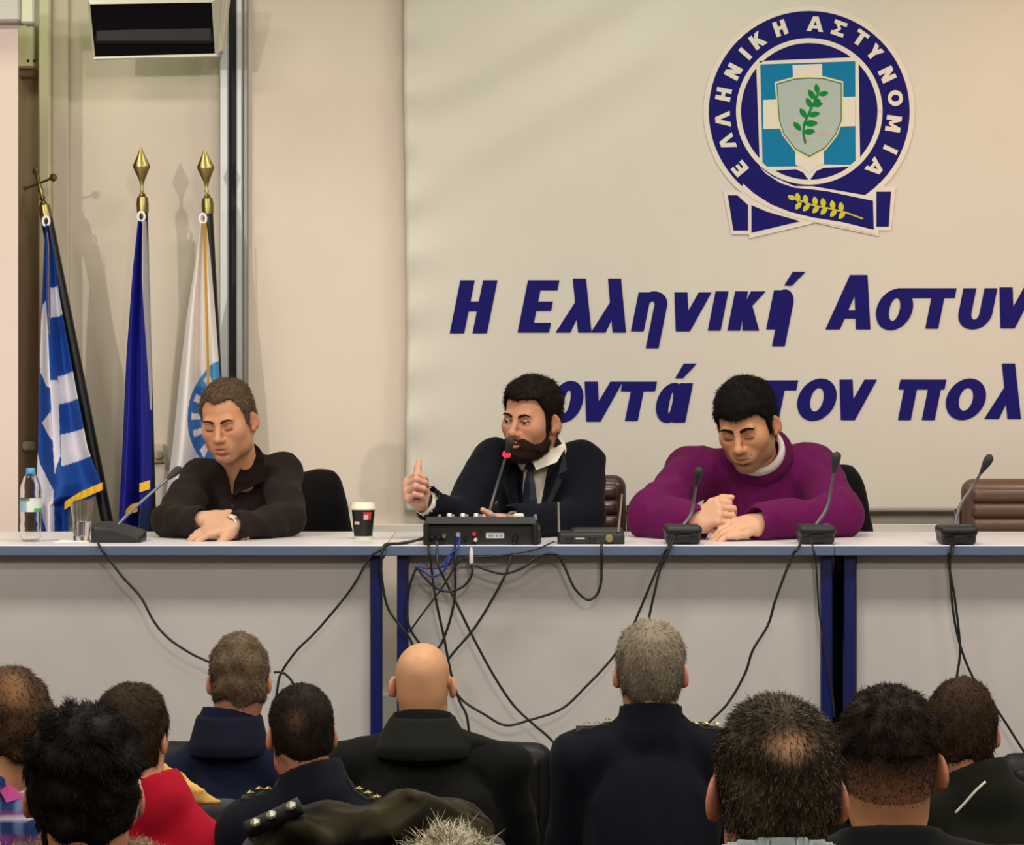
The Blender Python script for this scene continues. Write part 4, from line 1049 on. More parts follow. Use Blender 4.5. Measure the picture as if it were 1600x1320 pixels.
FING = [((.042, .026, .020), .090, .029), ((.047, .030, .022), .094, .0095), ((.043, .028, .021), .089, -.0105), ((.034, .021, .018), .080, -.029)]
def hand(g, Wp, d, n, tv, curls, thumb, s=1.0, spread=.12, nails=None):
    """Wp wrist, d direction of the palm, n back of the hand, tv towards the thumb; curls: bends of each finger in degrees."""
    d = nrm(d); n = nrm(n - d * np.dot(n, d)); tv0 = np.cross(d, n); tv = tv0 if np.dot(tv0, tv) > 0 else -tv0
    Wp = np.asarray(Wp, float)
    for i, (ln, kd, off) in enumerate(FING):
        a = Wp + (tv * off * .55 + d * .012) * s; b = Wp + (tv * off + d * kd) * s
        g.cone(a, b, .016 * s, .0122 * s, .012 * s)
    g.ell(Wp + (d * .03 + tv * .022 - n * .012) * s, (.02 * s,) * 3, None, .02 * s)
    g.ell(Wp + (d * .035 - tv * .022 - n * .008) * s, (.018 * s,) * 3, None, .02 * s)
    for i, (ln, kd, off) in enumerate(FING):
        p = Wp + (tv * off + d * kd) * s; ang = 0.0; fd = nrm(d + tv * off * spread / .03 * .6)
        rr = [.0100, .0090, .0082, .0070] if i < 3 else [.0088, .0080, .0072, .0062]
        for j in range(3):
            ang += math.radians(curls[i][j]); dd = fd * math.cos(ang) - n * math.sin(ang)
            q = p + dd * ln[j] * s; g.cone(p, q, rr[j] * s, rr[j + 1] * s, .0035 * s); p = q
            if nails is not None and j == 2: nails.append((q, dd, fd * math.sin(ang) + n * math.cos(ang), rr[3] * s))
    p = Wp + (d * .028 + tv * .024 - n * .008) * s
    for j, ((a, b, c), ln, r0, r1) in enumerate(zip(thumb, (.045, .034, .027), (.0145, .0118, .0102), (.0118, .0102, .0078))):
        dd = nrm(d * a + tv * b + n * c); q = p + dd * ln * s; g.cone(p, q, r0 * s, r1 * s, .006 * s); p = q

def torso_prims(g, T, inf=0.0, k=.05, arms=True, cuff=.040, armr=(.058, .050), full=True):
    NB, SL, SR, Pv = (np.asarray(T[x], float) for x in ('neck', 'sl', 'sr', 'pelvis'))
    mid = (SL + SR) / 2; lat = nrm(SR - SL); up = nrm(mid - Pv); fw = np.cross(up, lat)
    M = np.stack([lat, fw, up], 1); wd = np.linalg.norm(SR - SL); dp = T.get('depth', .12); bl = T.get('belly', 1.0)
    L = np.linalg.norm(mid - Pv)
    g.ell(Pv + up * L * .70, (wd * .46 + inf, dp + inf, L * .42 + inf), M, .03)
    g.ell(Pv + up * L * .36, (wd * .44 * bl + inf, dp * 1.02 * bl + inf, L * .44 + inf), M, k)
    g.ell(Pv + up * .02, (.175 + inf, .13 + inf, .13 + inf), M, k)
    for S in (SL, SR):
        g.cone(NB - up * .035, S, .052 + inf, T.get('shr', .056) + inf, .035)
    if arms:
        for S, E, W in ((SL, T['el'], T['wl']), (SR, T['er'], T['wr'])):
            g.cone(S, E, armr[0] + inf, armr[1] + inf, .03); g.cone(E, W, armr[1] + inf, cuff + inf, .022)
    return M
def garment(name, T, parent, color, h=.008, inf=.0, folds=.004, freq=26, seed=5, carve=None, material=None, colfn=None, collar=None, arms=True, cuff=.040, armr=(.058, .050), collar_cut=True):
    pts = np.array([T[k] for k in ('neck', 'sl', 'sr', 'pelvis', 'el', 'er', 'wl', 'wr')])
    g = Grid(pts.min(0) - .2, pts.max(0) + .16, h)
    M = torso_prims(g, T, inf, arms=arms, cuff=cuff, armr=armr)
    up = nrm(np.asarray(T['head'].c) - T['neck']) if 'head' in T else M[:, 2]
    NB = np.asarray(T['neck'], float)
    if folds:
        g.warp(lambda x, y, z: folds * (wob(x, y, z, freq, seed, 6) * .6 + np.abs(wob(x, y, z, freq * 1.7, seed + 1, 5)) * .8 - .4))
    if collar:
        r0, r1, hh = collar; g.cone(NB - up * .03, NB + up * hh, r0, r1, .02)
        # a standing collar ends in a clean rim
        sl, X, Y, Z = g.blk(NB - .14, NB + .2); tt = (X - NB[0]) * up[0] + (Y - NB[1]) * up[1] + (Z - NB[2]) * up[2] - hh
        near = (np.sqrt((X - NB[0]) ** 2 + (Y - NB[1]) ** 2) < .12)
        g.d[sl] = np.where(near, np.maximum(g.d[sl], tt), g.d[sl])
    if collar_cut: g.cone(NB + up * T.get('cut0', 0) + M[:, 1] * .004, NB + up * .16, T.get('neckr', .056) + .006, T.get('neckr', .056) + .012, .006, 'sub')
    if arms:   # open cuffs
        for E, W in ((T['el'], T['wl']), (T['er'], T['wr'])):
            d = nrm(np.asarray(W) - E); g.cone(np.asarray(W) - d * .012, np.asarray(W) + d * .12, cuff * .8, cuff * 1.3, .004, 'sub')
    g.plane(np.asarray(T['pelvis']) - V3(0, 0, .11), (0, 0, -1))
    T['_g'] = (g, g.d.copy())
    if carve: carve(g, M)
    v, q = g.mesh()
    c = np.array(lin(color)) * np.ones((len(v), 1)) if colfn is None else colfn(v)
    return obj_np(name, v, [q], material or CLOTH, parent, cols=c), M

def surf_y(T, px, py, y0=8.2, y1=9.1):
    g, d = T['_g']; ys = np.arange(y0, y1, .002); pts = np.stack([P(px, py, y) for y in ys])
    i = np.clip(np.round((pts - g.lo) / g.h).astype(int), 0, g.n - 1); k = np.nonzero(d[i[:, 0], i[:, 1], i[:, 2]] < 0)[0]
    return ys[k[0]] if len(k) else 8.62
def SP(T, px, py, push=-.006): return P(px, py, surf_y(T, px, py, T.get('y0', 8.2)) + push)
def top_z(T, x, y):
    g, d = T['_g']; i = np.clip(np.round((V3(x, y, 0) - g.lo) / g.h).astype(int), 0, g.n - 1); k = np.nonzero(d[i[0], i[1], :] < 0)[0]
    return g.lo[2] + g.h * (k[-1] + .5) if len(k) else T['sl'][2] + .06

def skin_cols(h, v, col, lips='#a8645a', stub=0.0, stubc='#4a3a34', buzz=None, blush=.1, extra=None):
    base = np.array(lin(col)); c = np.ones((len(v), 1)) * base; l = h.L(v)
    inh = np.linalg.norm(l, axis=1) < .19
    def blend(w, cc): 
        nonlocal c
        w = (np.clip(w, 0, 1) * inh)[:, None]; c = c * (1 - w) + np.array(lin(cc)) * w
    ck = np.exp(-(((np.abs(l[:, 0]) - .045) / .022) ** 2 + ((l[:, 2] + .028) / .022) ** 2)) * (l[:, 1] > .03)
    blend(ck * blush, '#b0604e'); blend(np.exp(-((l[:, 0] / .014) ** 2 + ((l[:, 2] + .03) / .014) ** 2)) * (l[:, 1] > .09) * blush, '#b0604e')
    blend(np.exp(-(((np.abs(l[:, 0]) - .0315) / .017) ** 4 + ((l[:, 2] - .004) / .012) ** 4)) * (l[:, 1] > .05) * .4, '#85523c')  # darker brown lids, with eye socket shade painted into the skin colour
    er = (np.abs(l[:, 0]) > .076) & (l[:, 2] < .03) & (l[:, 2] > -.05); blend(er * .35, '#b3614e')
    if stub:
        nz = .75 + .25 * np.sin(l[:, 0] * 600) * np.sin(l[:, 2] * 640)
        jw = np.clip((-.028 - l[:, 2] + .35 * np.clip(.06 - l[:, 1], -.05, .05)) / .02, 0, 1) * np.clip((l[:, 2] + .125) / .02, 0, 1) * np.clip((l[:, 1] + .01) / .02, 0, 1)
        sk = np.clip((np.hypot(l[:, 0] / .05, (l[:, 2] + .045) / .034) - .75) / .3, 0, 1)
        mo = (np.abs(l[:, 0]) < .03) & (l[:, 2] > -.056) & (l[:, 2] < -.04); 
        blend(jw * np.maximum(sk, mo * .9) * stub * nz, stubc)
    lw = np.exp(-((l[:, 0] / .021) ** 4 + ((l[:, 2] + .0655) / .0095) ** 4)) * (l[:, 1] > .08); blend(lw * .75, lips)
    if buzz:
        cc, zf, am = buzz; blend(np.clip((l[:, 2] - zf(l[:, 1])) / .02, 0, 1) * am, cc)
    if extra: c = extra(c, l, inh)
    return c

def eyebrow(h, s, parent, col, th=.0042, lift=0.0, seed=4):
    rr = .05 * h.s; c = h.W(s * .034, .085, .024); g = Grid(c - rr, c + rr, .0018)
    pts = [(.013, .0875, .0205), (.024, .0885, .026), (.036, .0875, .0285 + lift), (.0485, .0805, .0235 + lift)]
    for i in range(3):
        a, b = pts[i], pts[i + 1]; h.cone(g, (s * a[0], a[1] + .003, a[2]), (s * b[0], b[1] + .003, b[2]), th * (1 - .15 * i), th * (.85 - .2 * i), .002)
    v, q = g.mesh()
    return obj_np('eyebrow', v, [q], HAIRM, parent, cols=np.ones((len(v), 1)) * np.array(lin(col)))
def lash(h, s, parent, y=.0868, z=-.0035, r=.0012):
    mb = MB().tube(spline([h.W(s * .017, y - .001, z + .001), h.W(s * .026, y + .0025, z - .0012), h.W(s * .036, y + .001, z - .001), h.W(s * .046, y - .006, z + .002)], 5), r * h.s, 6)
    return mb.build('eyelash', mat('lash_dark', '#1c120e', .6), parent, True)
def eye(h, s, parent, look=(0, 0)):
    c = h.W(s * .0315, .0755, .004); r = .0128 * h.s; n1, n2 = 28, 20; v = []; cs = []
    fd = nrm(h.M @ V3(look[0], 1, look[1]))
    for i in range(n2 + 1):
        for j in range(n1):
            a, b = PI * i / n2, 2 * PI * j / n1; d = V3(math.sin(a) * math.cos(b), math.sin(a) * math.sin(b), math.cos(a)); v.append(c + d * r)
            k = math.acos(max(-1, min(1, float(d @ fd)))); cs.append(lin('#0c0705') if k < .28 else lin('#2c1a10') if k < .5 else lin('#c9bdb4'))
    fs = np.array([(i * n1 + j, (i + 1) * n1 + j, (i + 1) * n1 + (j + 1) % n1, i * n1 + (j + 1) % n1) for i in range(n2) for j in range(n1)])
    return obj_np('eye', v, [fs], EYEW, parent, cols=np.array(cs))

def legs(T, parent, floor, face, color, shoe='#16130f', gap=.1, lift=0.0):
    """Seated legs in trousers with shoes; face = +1 facing away from the camera, -1 towards it."""
    Pv = np.asarray(T['pelvis'], float); kz = max(Pv[2] + .02, floor + .46)
    for s in (-1, 1):
        hip = Pv + V3(s * .09, face * .02, -.02); kn = V3(Pv[0] + s * (gap + .06), Pv[1] + face * .40, min(kz, floor + .54)); an = V3(kn[0], kn[1] + face * .02, floor + .10)
        g = Grid(np.minimum(np.minimum(hip, kn), an) - .12, np.maximum(np.maximum(hip, kn), an) + .12, .012)
        g.cone(hip, kn, .088, .066); g.cone(kn, an, .066, .052, .03); g.plane(an - V3(0, 0, .03), (0, 0, -1))
        g.warp(lambda x, y, z: .005 * wob(x, y, z, 30, 3 + s, 5))
        v, q = g.mesh(); obj_np('trouser_leg', v, [q], CLOTH, parent, cols=np.ones((len(v), 1)) * np.array(lin(color)))
        sc_ = V3(an[0], an[1] + face * .06, floor + .04); g = Grid(sc_ - .18, sc_ + .18, .009)
        g.ell(sc_ + V3(0, face * .045, -.005), (.044, .10, .036)); g.ell(sc_ + V3(0, -face * .055, .012), (.038, .05, .05), None, .03)
        g.plane((0, 0, floor + .002), (0, 0, -1)); v, q = g.mesh(); obj_np('shoe', v, [q], LEATHER, parent, cols=np.ones((len(v), 1)) * np.array(lin(shoe)))

def body(T, parent, h=.0035, skin='#c99878', face=True, lids='down', hands=None, mouth=0.0, cols=None, ears=(0, 1.0), chest=False):
    H = T['head']; pts = np.array([T[k] for k in ('neck', 'sl', 'sr', 'pelvis', 'el', 'er', 'wl', 'wr')] + [H.c])
    g = Grid(pts.min(0) - .2, pts.max(0) + .22, h)
    NB = np.asarray(T['neck'], float); nr = T.get('neckr', .056); mid = (np.asarray(T['sl']) + T['sr']) / 2
    H.base(g)
    lat = nrm(np.asarray(T['sr']) - T['sl']); fw = np.cross(V3(0, 0, 1), lat)
    g.cone(H.W(0, -.028, -.05), NB - V3(0, 0, .06 if 'nback' not in T else .045) - fw * T.get('nback', 0), nr * .98, nr * 1.05, .03)
    if face: H.face(g, lids, mouth)
    H.ears(g, *ears)
    # slim body core inside the clothes, so that head, arms and hands are one surface
    g.cone(NB - V3(0, 0, .05), mid - V3(0, 0, .1), .055, .05, .03); g.cone(mid - V3(0, 0, .1), T['pelvis'], .05, .07, .03)
    for S, E, W in (('sl', 'el', 'wl'), ('sr', 'er', 'wr')):
        g.cone(mid - V3(0, 0, .06), T[S], .045, .04, .02); g.cone(T[S], T[E], .036, .032, .02); g.cone(T[E], T[W], .032, .0255, .02)
    if chest: torso_prims(g, T, -.012, arms=False)
    nails = []
    if hands:
        for k_, hd in hands.items(): 
            if k_ == 'l': g.cone(T['wl'], np.asarray(T['wl']) + nrm(hd[0]) * .02, .0265, .024, .012)
            else: g.cone(T['wr'], np.asarray(T['wr']) + nrm(hd[0]) * .02, .0265, .024, .012)
            hand(g, T['w' + k_], *hd, nails=nails)
    v, q = g.mesh()
    # move the crop of the neck hollow: none needed, keep the whole surface
    c = cols(H, v) if cols else skin_cols(H, v, skin)
    if hands and len(nails):
        hc = np.array(lin(T.get('hand', skin))); hw = np.zeros(len(v))
        for k_ in hands: hw = np.maximum(hw, np.clip((.24 - np.linalg.norm(v - T['w' + k_], axis=1)) / .05, 0, 1))
        inhead = np.linalg.norm(v - H.c, axis=1) < .17
        hw[inhead] = 0; c = c * (1 - hw[:, None]) + hc * hw[:, None]
    return obj_np('body', v, [q], SKIN, parent, cols=c)

def neck_band(T, o, name, off, rad, r, hgt, col, drop=.0):
    """A band of cloth around the neck, square to its axis."""
    H = T['head']; NB = np.array(T['neck'], float); ax = nrm(H.W(0, -.028, -.05) - NB); u = nrm(np.cross(ax, V3(0, 1, 0))); w_ = np.cross(ax, u); C = NB + ax * off; n = 30
    g = Grid(C - rad - .06, C + rad + .06, .0042); pt = lambda k: C + rad * (u * math.cos(2 * PI * k / n) + w_ * math.sin(2 * PI * k / n))
    for k in range(n):
        for dz in (0, hgt): g.cone(pt(k) + ax * dz, pt(k + 1) + ax * dz, r, r, .012)
    v, q = g.mesh(); return obj_np(name, v, [q], CLOTH, o, cols=np.ones((len(v), 1)) * np.array(lin(col)))

# ---- the man in the dark shirt (left)
def man_one():
    H = Head(P(356, 657, 8.58), frame(14, 17, -3), .98, 1.02, 1.12)
    T = dict(head=H, neck=P(378, 726, 8.72), sl=P(440, 741, 8.74), sr=P(314, 749, 8.74), pelvis=V3(wx(385, 8.9), 8.86, .57), el=P(449, 812, 8.47), er=P(264, 816, 8.45),
             wl=P(367, 823, 8.26), wr=P(316, 813, 8.30), depth=.115, neckr=.057, y0=8.5)
    o = empty('person', (T['pelvis'][0], T['pelvis'][1], 0), 'seated man in dark brown shirt looking down, hands crossed on table', 'person', 'people seated at the tables')
    hands = {'l': (V3(-.9, -.35, -.12), V3(-.05, -.35, 1), V3(0, -1, 0), [(22, 22, 12), (20, 24, 14), (22, 26, 14), (24, 24, 14)], [(.7, .7, -.3), (.9, .3, -.2), (.95, .1, -.2)], .98, .22),
             'r': (V3(.9, -.28, .10), V3(-.15, -.5, 1), V3(0, -1, 0), [(40, 40, 20), (42, 42, 22), (44, 44, 24), (44, 40, 20)], [(.8, .3, -.5), (.9, .0, -.4), (.95, -.1, -.3)], .98, .1)}
    T['hand'] = '#c49a80'
    def carve(g, M):
        g.cone(SP(T, 362, 764, 0), SP(T, 371, 735, 0), .006, .017, .003, 'sub'); g.cone(SP(T, 371, 735, 0), P(374, 712, 8.66), .017, .036, .003, 'sub')
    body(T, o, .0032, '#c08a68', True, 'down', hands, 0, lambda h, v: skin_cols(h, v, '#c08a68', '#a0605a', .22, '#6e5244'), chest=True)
    g_, M = garment('shirt', T, o, '#221a18', .0065, .004, .0065, 30, 11, carve, collar=(.078, .07, .035), cuff=.040)
    hv = [(-.14, -.07), (-.05, -.07), (-.02, -.05), (-.012, .02), (.004, .025), (.008, -.01), (.026, -.01), (.034, .03), (.052, .062), (.064, .078), (.085, .082), (.12, .085)]
    hair_obj(H, o, '#54402f', 9000, .014, .0006, .12, dark=.6, grey='#8c7666', gfrac=.3, top=.009, side=.005, temple=.02, line=hv, noise=.0018, seed=21, crown=(0, -.06, .1))
    for s in (-1, 1): eyebrow(H, s, o, '#3c281c', .0044); lash(H, s, o)
    # wristwatch
    w_ = T['wl'] + V3(-.012, -.006, 0) ; ax = nrm(T['wl'] - T['el'])
    MB().lathe(w_ - ax * .009, [(.0300, 0), (.0315, .001), (.0315, .017), (.0300, .018)], 24, ax, False, False).build('watch_strap', mat('watch_pale_gold', '#d8cfae', .3, metal=.5), o, True)
    u = nrm(V3(0, -.6, 1) - ax * np.dot(V3(0, -.6, 1), ax))
    MB().lathe(w_ + u * .029, [(.0135, 0), (.0135, .006), (.012, .008)], 20, u).build('watch_face', mat('watch_cream', '#e2dcc0', .25, metal=.3), o, True, auto=40)
    # open collar points
    for pts in ([(396, 698, 8.70), (412, 714, 8.665), (416, 750, 8.625), (364, 774, 8.60), (366, 752, 8.60), (381, 722, 8.63)], [(340, 716, 8.665), (348, 728, 8.635), (357, 748, 8.605), (362, 772, 8.60), (350, 762, 8.61), (334, 740, 8.64)]):
        v = [P(x, y, min(yy, surf_y(T, x, y, 8.5) - .004)) for x, y, yy in pts]; n = len(v)
        MB().put(v + [p + V3(0, .008, 0) for p in v], [tuple(range(n)), tuple(range(2 * n - 1, n - 1, -1))] + [(i, (i + 1) % n, (i + 1) % n + n, i + n) for i in range(n)]).build('collar_flap', mat('shirt_black', '#1a1211', .9, spec=.1), o)
    for i in range(2): MB().lathe(SP(T, 363, 776 + i * 14, 0), [(.005, 0), (.005, .003), (.003, .004)], 10, (0, -1, 0)).build('button', mat('button_dark', '#2a2220', .4), o)
    legs(T, o, 0, -1, '#1c1c22')
man_one()

# ---- the man in the suit (middle)
def man_two():
    H = Head(P(830, 656, 8.60), frame(33, 6, 4), .99, 1.03, 1.05)
    T = dict(head=H, neck=P(848, 716, 8.74), sl=P(910, 722, 8.76), sr=P(772, 720, 8.70), pelvis=V3(wx(850, 8.9), 8.88, .57), el=P(912, 808, 8.58), er=P(716, 812, 8.42),
             wl=P(802, 818, 8.36), wr=P(664, 785, 8.34), depth=.125, neckr=.06, shr=.052, y0=8.54, nback=.045)
    o = empty('person', (T['pelvis'][0], T['pelvis'][1], 0), 'bearded man in navy suit and tie speaking with raised hand', 'person', 'people seated at the tables')
    # raised right hand: back of hand to the viewer's left, thumb up, fingers curled towards his chest
    hands = {'r': (V3(-.38, -.10, .92), V3(-.55, -.80, -.2), V3(-.5, .2, .9), [(62, 62, 30), (66, 62, 30), (68, 62, 30), (66, 58, 30)], [(.7, .5, .1), (.75, .55, .1), (.65, .6, .15)], 1.0, .05),
             'l': (V3(-.95, -.2, .10), V3(.0, -.5, 1), V3(-.2, -.6, .6), [(35, 30, 16), (36, 32, 16), (38, 32, 16), (38, 30, 16)], [(.75, .2, .75), (.8, .1, .6), (.85, .1, .5)], 1.0, .1)}
    hands['r'] = (V3(-.30, -.15, .60), V3(.25, -.95, .15), V3(-.55, .1, .85), [(58, 70, 40), (60, 74, 40), (62, 74, 40), (64, 70, 40)], [(.55, .75, .0), (.45, .9, .0), (.5, .85, .05)], 1.0, .02)
    # palm across the view: fingers fold away, knuckles towards us, thumb up
    hands['r'] = (V3(-.42, -.50, .35), V3(-.75, -.25, .2), V3(.12, .1, 1), [(75, 80, 40), (75, 82, 40), (72, 82, 40), (70, 80, 40)], [(.45, .9, .1), (-.1, 1, .1), (-.25, 1, .1)], 1.02, .02)
    T['hand'] = '#c99a84'
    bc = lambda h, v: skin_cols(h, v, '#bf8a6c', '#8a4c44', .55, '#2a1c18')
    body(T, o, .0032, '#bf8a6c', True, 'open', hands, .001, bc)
    for s in (-1, 1): eye(H, s, o, (.25, -.12)); eyebrow(H, s, o, '#1e1410', .0042); lash(H, s, o, .0885, .0075, .0011)
    fr = lambda M: (M[:, 1] if M[1, 1] < 0 else -M[:, 1])
    # white shirt
    def cs(g, M): pass
    T2 = dict(T)
    garment('shirt', T2, o, '#d9d3c0', .0065, -.008, .0015, 22, 31, None, collar=(.071, .068, .042), cuff=.038)
    def carve(g, M):
        for (x0, y0, r0), (x1, y1, r1) in (((828, 846, .028), (829, 790, .032)), ((829, 790, .032), (838, 730, .045)), ((838, 730, .045), (846, 700, .06))):
            g.cone(SP(T, x0, y0, 0), SP(T, x1, y1, 0), r0, r1, .003, 'sub')
        for W, E in ((T['wr'], T['er']), (T['wl'], T['el'])):
            d = nrm(np.asarray(W) - E); g.cone(np.asarray(W) - d * .035, np.asarray(W) + d * .1, .046, .06, .003, 'sub')
    garment('suit_jacket', T, o, '#080c18', .0065, .007, .005, 24, 33, carve, cuff=.046, armr=(.062, .054))
    for E, W in ((T['er'], T['wr']), (T['el'], T['wl'])):
        d = nrm(np.asarray(W) - E); MB().lathe(np.asarray(W) - d * .04, [(.040, 0), (.041, .002), (.038, .040), (.034, .042), (.033, .0)], 24, d, False, False).build('shirt_cuff', mat('shirt_white', '#dcd6c8', .7), o, True)
    # tie
    def flap(name, pts, m, th=.006, push=-.004):
        v = [P(p[0], p[1], min(surf_y(T, p[0], p[1], 8.54) + push, 8.66 if p[1] < 705 else 8.635 if p[1] < 725 else 9)) for p in pts]; n = len(v)
        MB().put(v + [p + V3(0, th, 0) for p in v], [tuple(range(n)), tuple(range(2 * n - 1, n - 1, -1))] + [(i, (i + 1) % n, (i + 1) % n + n, i + n) for i in range(n)]).build(name, m, o)
    TIE = mat('tie_slate', '#20263c', .5, noise=.1, nscale=200)
    rows = [(732, 824, 832), (755, 819, 836), (780, 816, 839), (810, 815, 841), (848, 814, 841)]; v = []
    for y, a, b_ in rows: v += [SP(T, a, y, .004), SP(T, (a + b_) / 2, y, -.002), SP(T, b_, y, .004), SP(T, (a + b_) / 2, y, .012)]
    MB().put(v, [(4 * i + j, 4 * i + 4 + j, 4 * i + 4 + (j + 1) % 4, 4 * i + (j + 1) % 4) for i in range(len(rows) - 1) for j in range(4)] + [(0, 1, 2, 3), (19, 18, 17, 16)]).build('necktie', TIE, o)
    kc = SP(T, 828, 726, -.002); g = Grid(kc - .04, kc + .04, .003); g.ell(kc, (.017, .012, .019)); v, q = g.mesh(); obj_np('tie_knot', v, [q], TIE, o)
    SW = mat('shirt_white', '#dcd6c8', .7); SJ = mat('suit_lapel', '#090e1c', .75)
    neck_band(T, o, 'shirt_collar', .012, .071, .007, .026, '#dcd6c8')
    for pts in ([(868, 674, 8.665), (884, 698, 8.645), (870, 722, 8.595), (838, 734, 8.575), (832, 722, 8.58), (850, 702, 8.605)],):
        v = [P(*p) for p in pts]; n = len(v)
        MB().put(v + [p + V3(0, .008, 0) for p in v], [tuple(range(n - 1, -1, -1)), tuple(range(n, 2 * n))] + [(i, i + n, (i + 1) % n + n, (i + 1) % n) for i in range(n)][::1]).build('collar_point', SW, o)
    flap('collar_point', [(811, 716), (824, 722), (816, 736), (808, 724)], SW)
    flap('lapel', [(870, 682), (882, 698), (886, 735), (872, 742), (878, 752), (860, 790), (842, 838), (843, 800), (854, 740)], SJ)
    flap('lapel', [(800, 716), (806, 742), (811, 790), (813, 846), (800, 800), (784, 752), (792, 740), (786, 722)], SJ)
    hv = [(-.14, -.075), (-.05, -.07), (-.02, -.05), (-.012, .02), (.004, .025), (.008, -.045), (.022, -.04), (.030, .03), (.052, .064), (.066, .07), (.085, .074), (.12, .076)]
    hair_obj(H, o, '#15100d', 6500, .016, .0006, .2, grey='#3a2d26', gfrac=.12, top=.018, side=.005, front=.006, temple=.008, line=hv, noise=.002, seed=41, crown=(0, -.07, .1))
    # beard
    rr = .15; g = Grid(H.c - rr, H.c + rr, .003); H.base(g); H.ell(g, (0, .072, -.062), (.034, .026, .026), .022)
    sl, X, Y, Z = g.blk(g.lo, g.lo + g.h * (g.n - 1)); D = [X - H.c[0], Y - H.c[1], Z - H.c[2]]
    l = [(H.M[0, i] * D[0] + H.M[1, i] * D[1] + H.M[2, i] * D[2]) / H.s for i in range(3)]
    line = np.interp(l[1], [0, .012, .03, .045, .06, .075, .09, .12], [-.012, -.018, -.046, -.058, -.060, -.050, -.043, -.043])
    bd = np.maximum(g.d - .0036 * np.clip((line - l[2]) / .025, 0, 1) * np.clip((l[1] - .004) / .03, .4, 1) - .0035 * np.clip((-l[2] - .075) / .04, 0, 1) + .0012 * wob(X, Y, Z, 160, 9, 6), (l[2] - line) * .8); bd = np.maximum(bd, (-.004 - l[1]) * .8)
    lip = np.sqrt((l[0] / .021) ** 2 + ((l[2] + .066) / .0105) ** 2) - 1; bd = np.where(l[1] > .06, np.maximum(bd, -lip * .01), bd); bd = np.maximum(bd, -(l[2] + .128))
    g.d = bd.astype(np.float32); sh = g.mesh()
    hair_obj(H, o, '#241812', 4000, .008, .0005, .4, grey='#4a342a', gfrac=.25, shell=sh, seed=43, name='beard', comb=lambda p: np.ones((len(p), 1)) * (H.M @ V3(0, .15, -1)))
    wq = T['wr'] - nrm(T['wr'] - T['er']) * .006; ax = nrm(T['wr'] - T['er'])
    MB().lathe(wq - ax * .0, [(.030, 0), (.0325, .001), (.0325, .017), (.030, .018)], 20, ax, False, False).build('watch_strap', mat('strap_black', '#0c0b0b', .5), o, True)
    legs(T, o, 0, -1, '#0d111c')
man_two()

# ---- the man in the purple sweater (right)
def man_three():
    H = Head(P(1167, 664, 8.52), frame(22, 24, -4), 1.07, 1.02, 1.08)
    T = dict(head=H, neck=P(1189, 714, 8.675), sl=P(1266, 734, 8.74), sr=P(1082, 738, 8.72), pelvis=V3(wx(1212, 8.95), 8.92, .57), el=P(1312, 804, 8.46), er=P(1018, 806, 8.44),
             wl=P(1192, 815, 8.28), wr=P(1082, 818, 8.30), depth=.14, belly=1.1, neckr=.062, shr=.064, y0=8.5, cut0=.062, nback=.045)
    o = empty('person', (T['pelvis'][0], T['pelvis'][1], 0), 'dark-haired man in purple sweater looking down at his hands', 'person', 'people seated at the tables')
    hands = {'l': (V3(-.9, -.38, -.10), V3(-.12, -.45, 1), V3(0, -1, .2), [(14, 14, 8), (20, 18, 10), (22, 20, 10), (24, 20, 12)], [(.9, .25, -.1), (.95, .2, .0), (.98, .1, .1)], 1.04, .25),
             'r': (V3(.62, -.35, .32), V3(-.5, -.75, .35), V3(.2, -.1, 1), [(60, 60, 30), (58, 62, 30), (56, 62, 30), (55, 58, 30)], [(.85, .45, -.15), (.95, .1, -.3), (.9, -.2, -.35)], 1.04, .05)}
    T['hand'] = '#cfa184'
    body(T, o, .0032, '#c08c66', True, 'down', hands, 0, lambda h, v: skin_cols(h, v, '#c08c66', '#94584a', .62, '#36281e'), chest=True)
    def carve(g, M):
        pass
    pc = np.array(lin('#5e0f4a'))
    garment('sweater', T, o, '#5e0f4a', .0065, .012, .0075, 26, 51, carve, collar=None, cuff=.046, armr=(.068, .060), colfn=lambda v: pc * (1 + .05 * wob(v[:, 0:1], v[:, 1:2], v[:, 2:3], 300, 4, 5)))
    # ribbed cuffs
    for E, W in ((T['el'], T['wl']), (T['er'], T['wr'])):
        d = nrm(np.asarray(W) - E); MB().lathe(np.asarray(W) - d * .05, [(.05, 0), (.047, .02), (.046, .048), (.041, .05), (.04, .02)], 24, d, False, False).build('sweater_cuff', mat('sweater_purple', '#5e0f4a', .9), o, True)
    W, E = T['wr'], T['er']; d = nrm(W - E); MB().lathe(W - d * .006, [(.039, 0), (.040, .002), (.039, .016), (.034, .017)], 24, d, False, False).build('shirt_cuff', mat('shirt_white', '#dcd6c8', .7), o, True)
    # white shirt collar around the neck, open to the front
    neck_band(T, o, 'neckband', .000, .084, .014, .012, '#550d43'); neck_band(T, o, 'shirt_collar', .030, .0735, .006, .016, '#dcd8d2')
    hv = [(-.14, -.075), (-.05, -.07), (-.02, -.05), (-.012, .02), (.004, .025), (.009, -.02), (.022, -.018), (.032, .03), (.052, .048), (.066, .052), (.085, .056), (.12, .06)]
    hair_obj(H, o, '#0e0b0a', 6500, .014, .0006, .3, grey='#2a2320', gfrac=.1, top=.016, side=.007, front=.005, temple=.006, line=hv, noise=.002, freq=150, seed=61)
    for s in (-1, 1): eyebrow(H, s, o, '#1a110c', .005); lash(H, s, o)
    legs(T, o, 0, -1, '#15151a')
man_three()

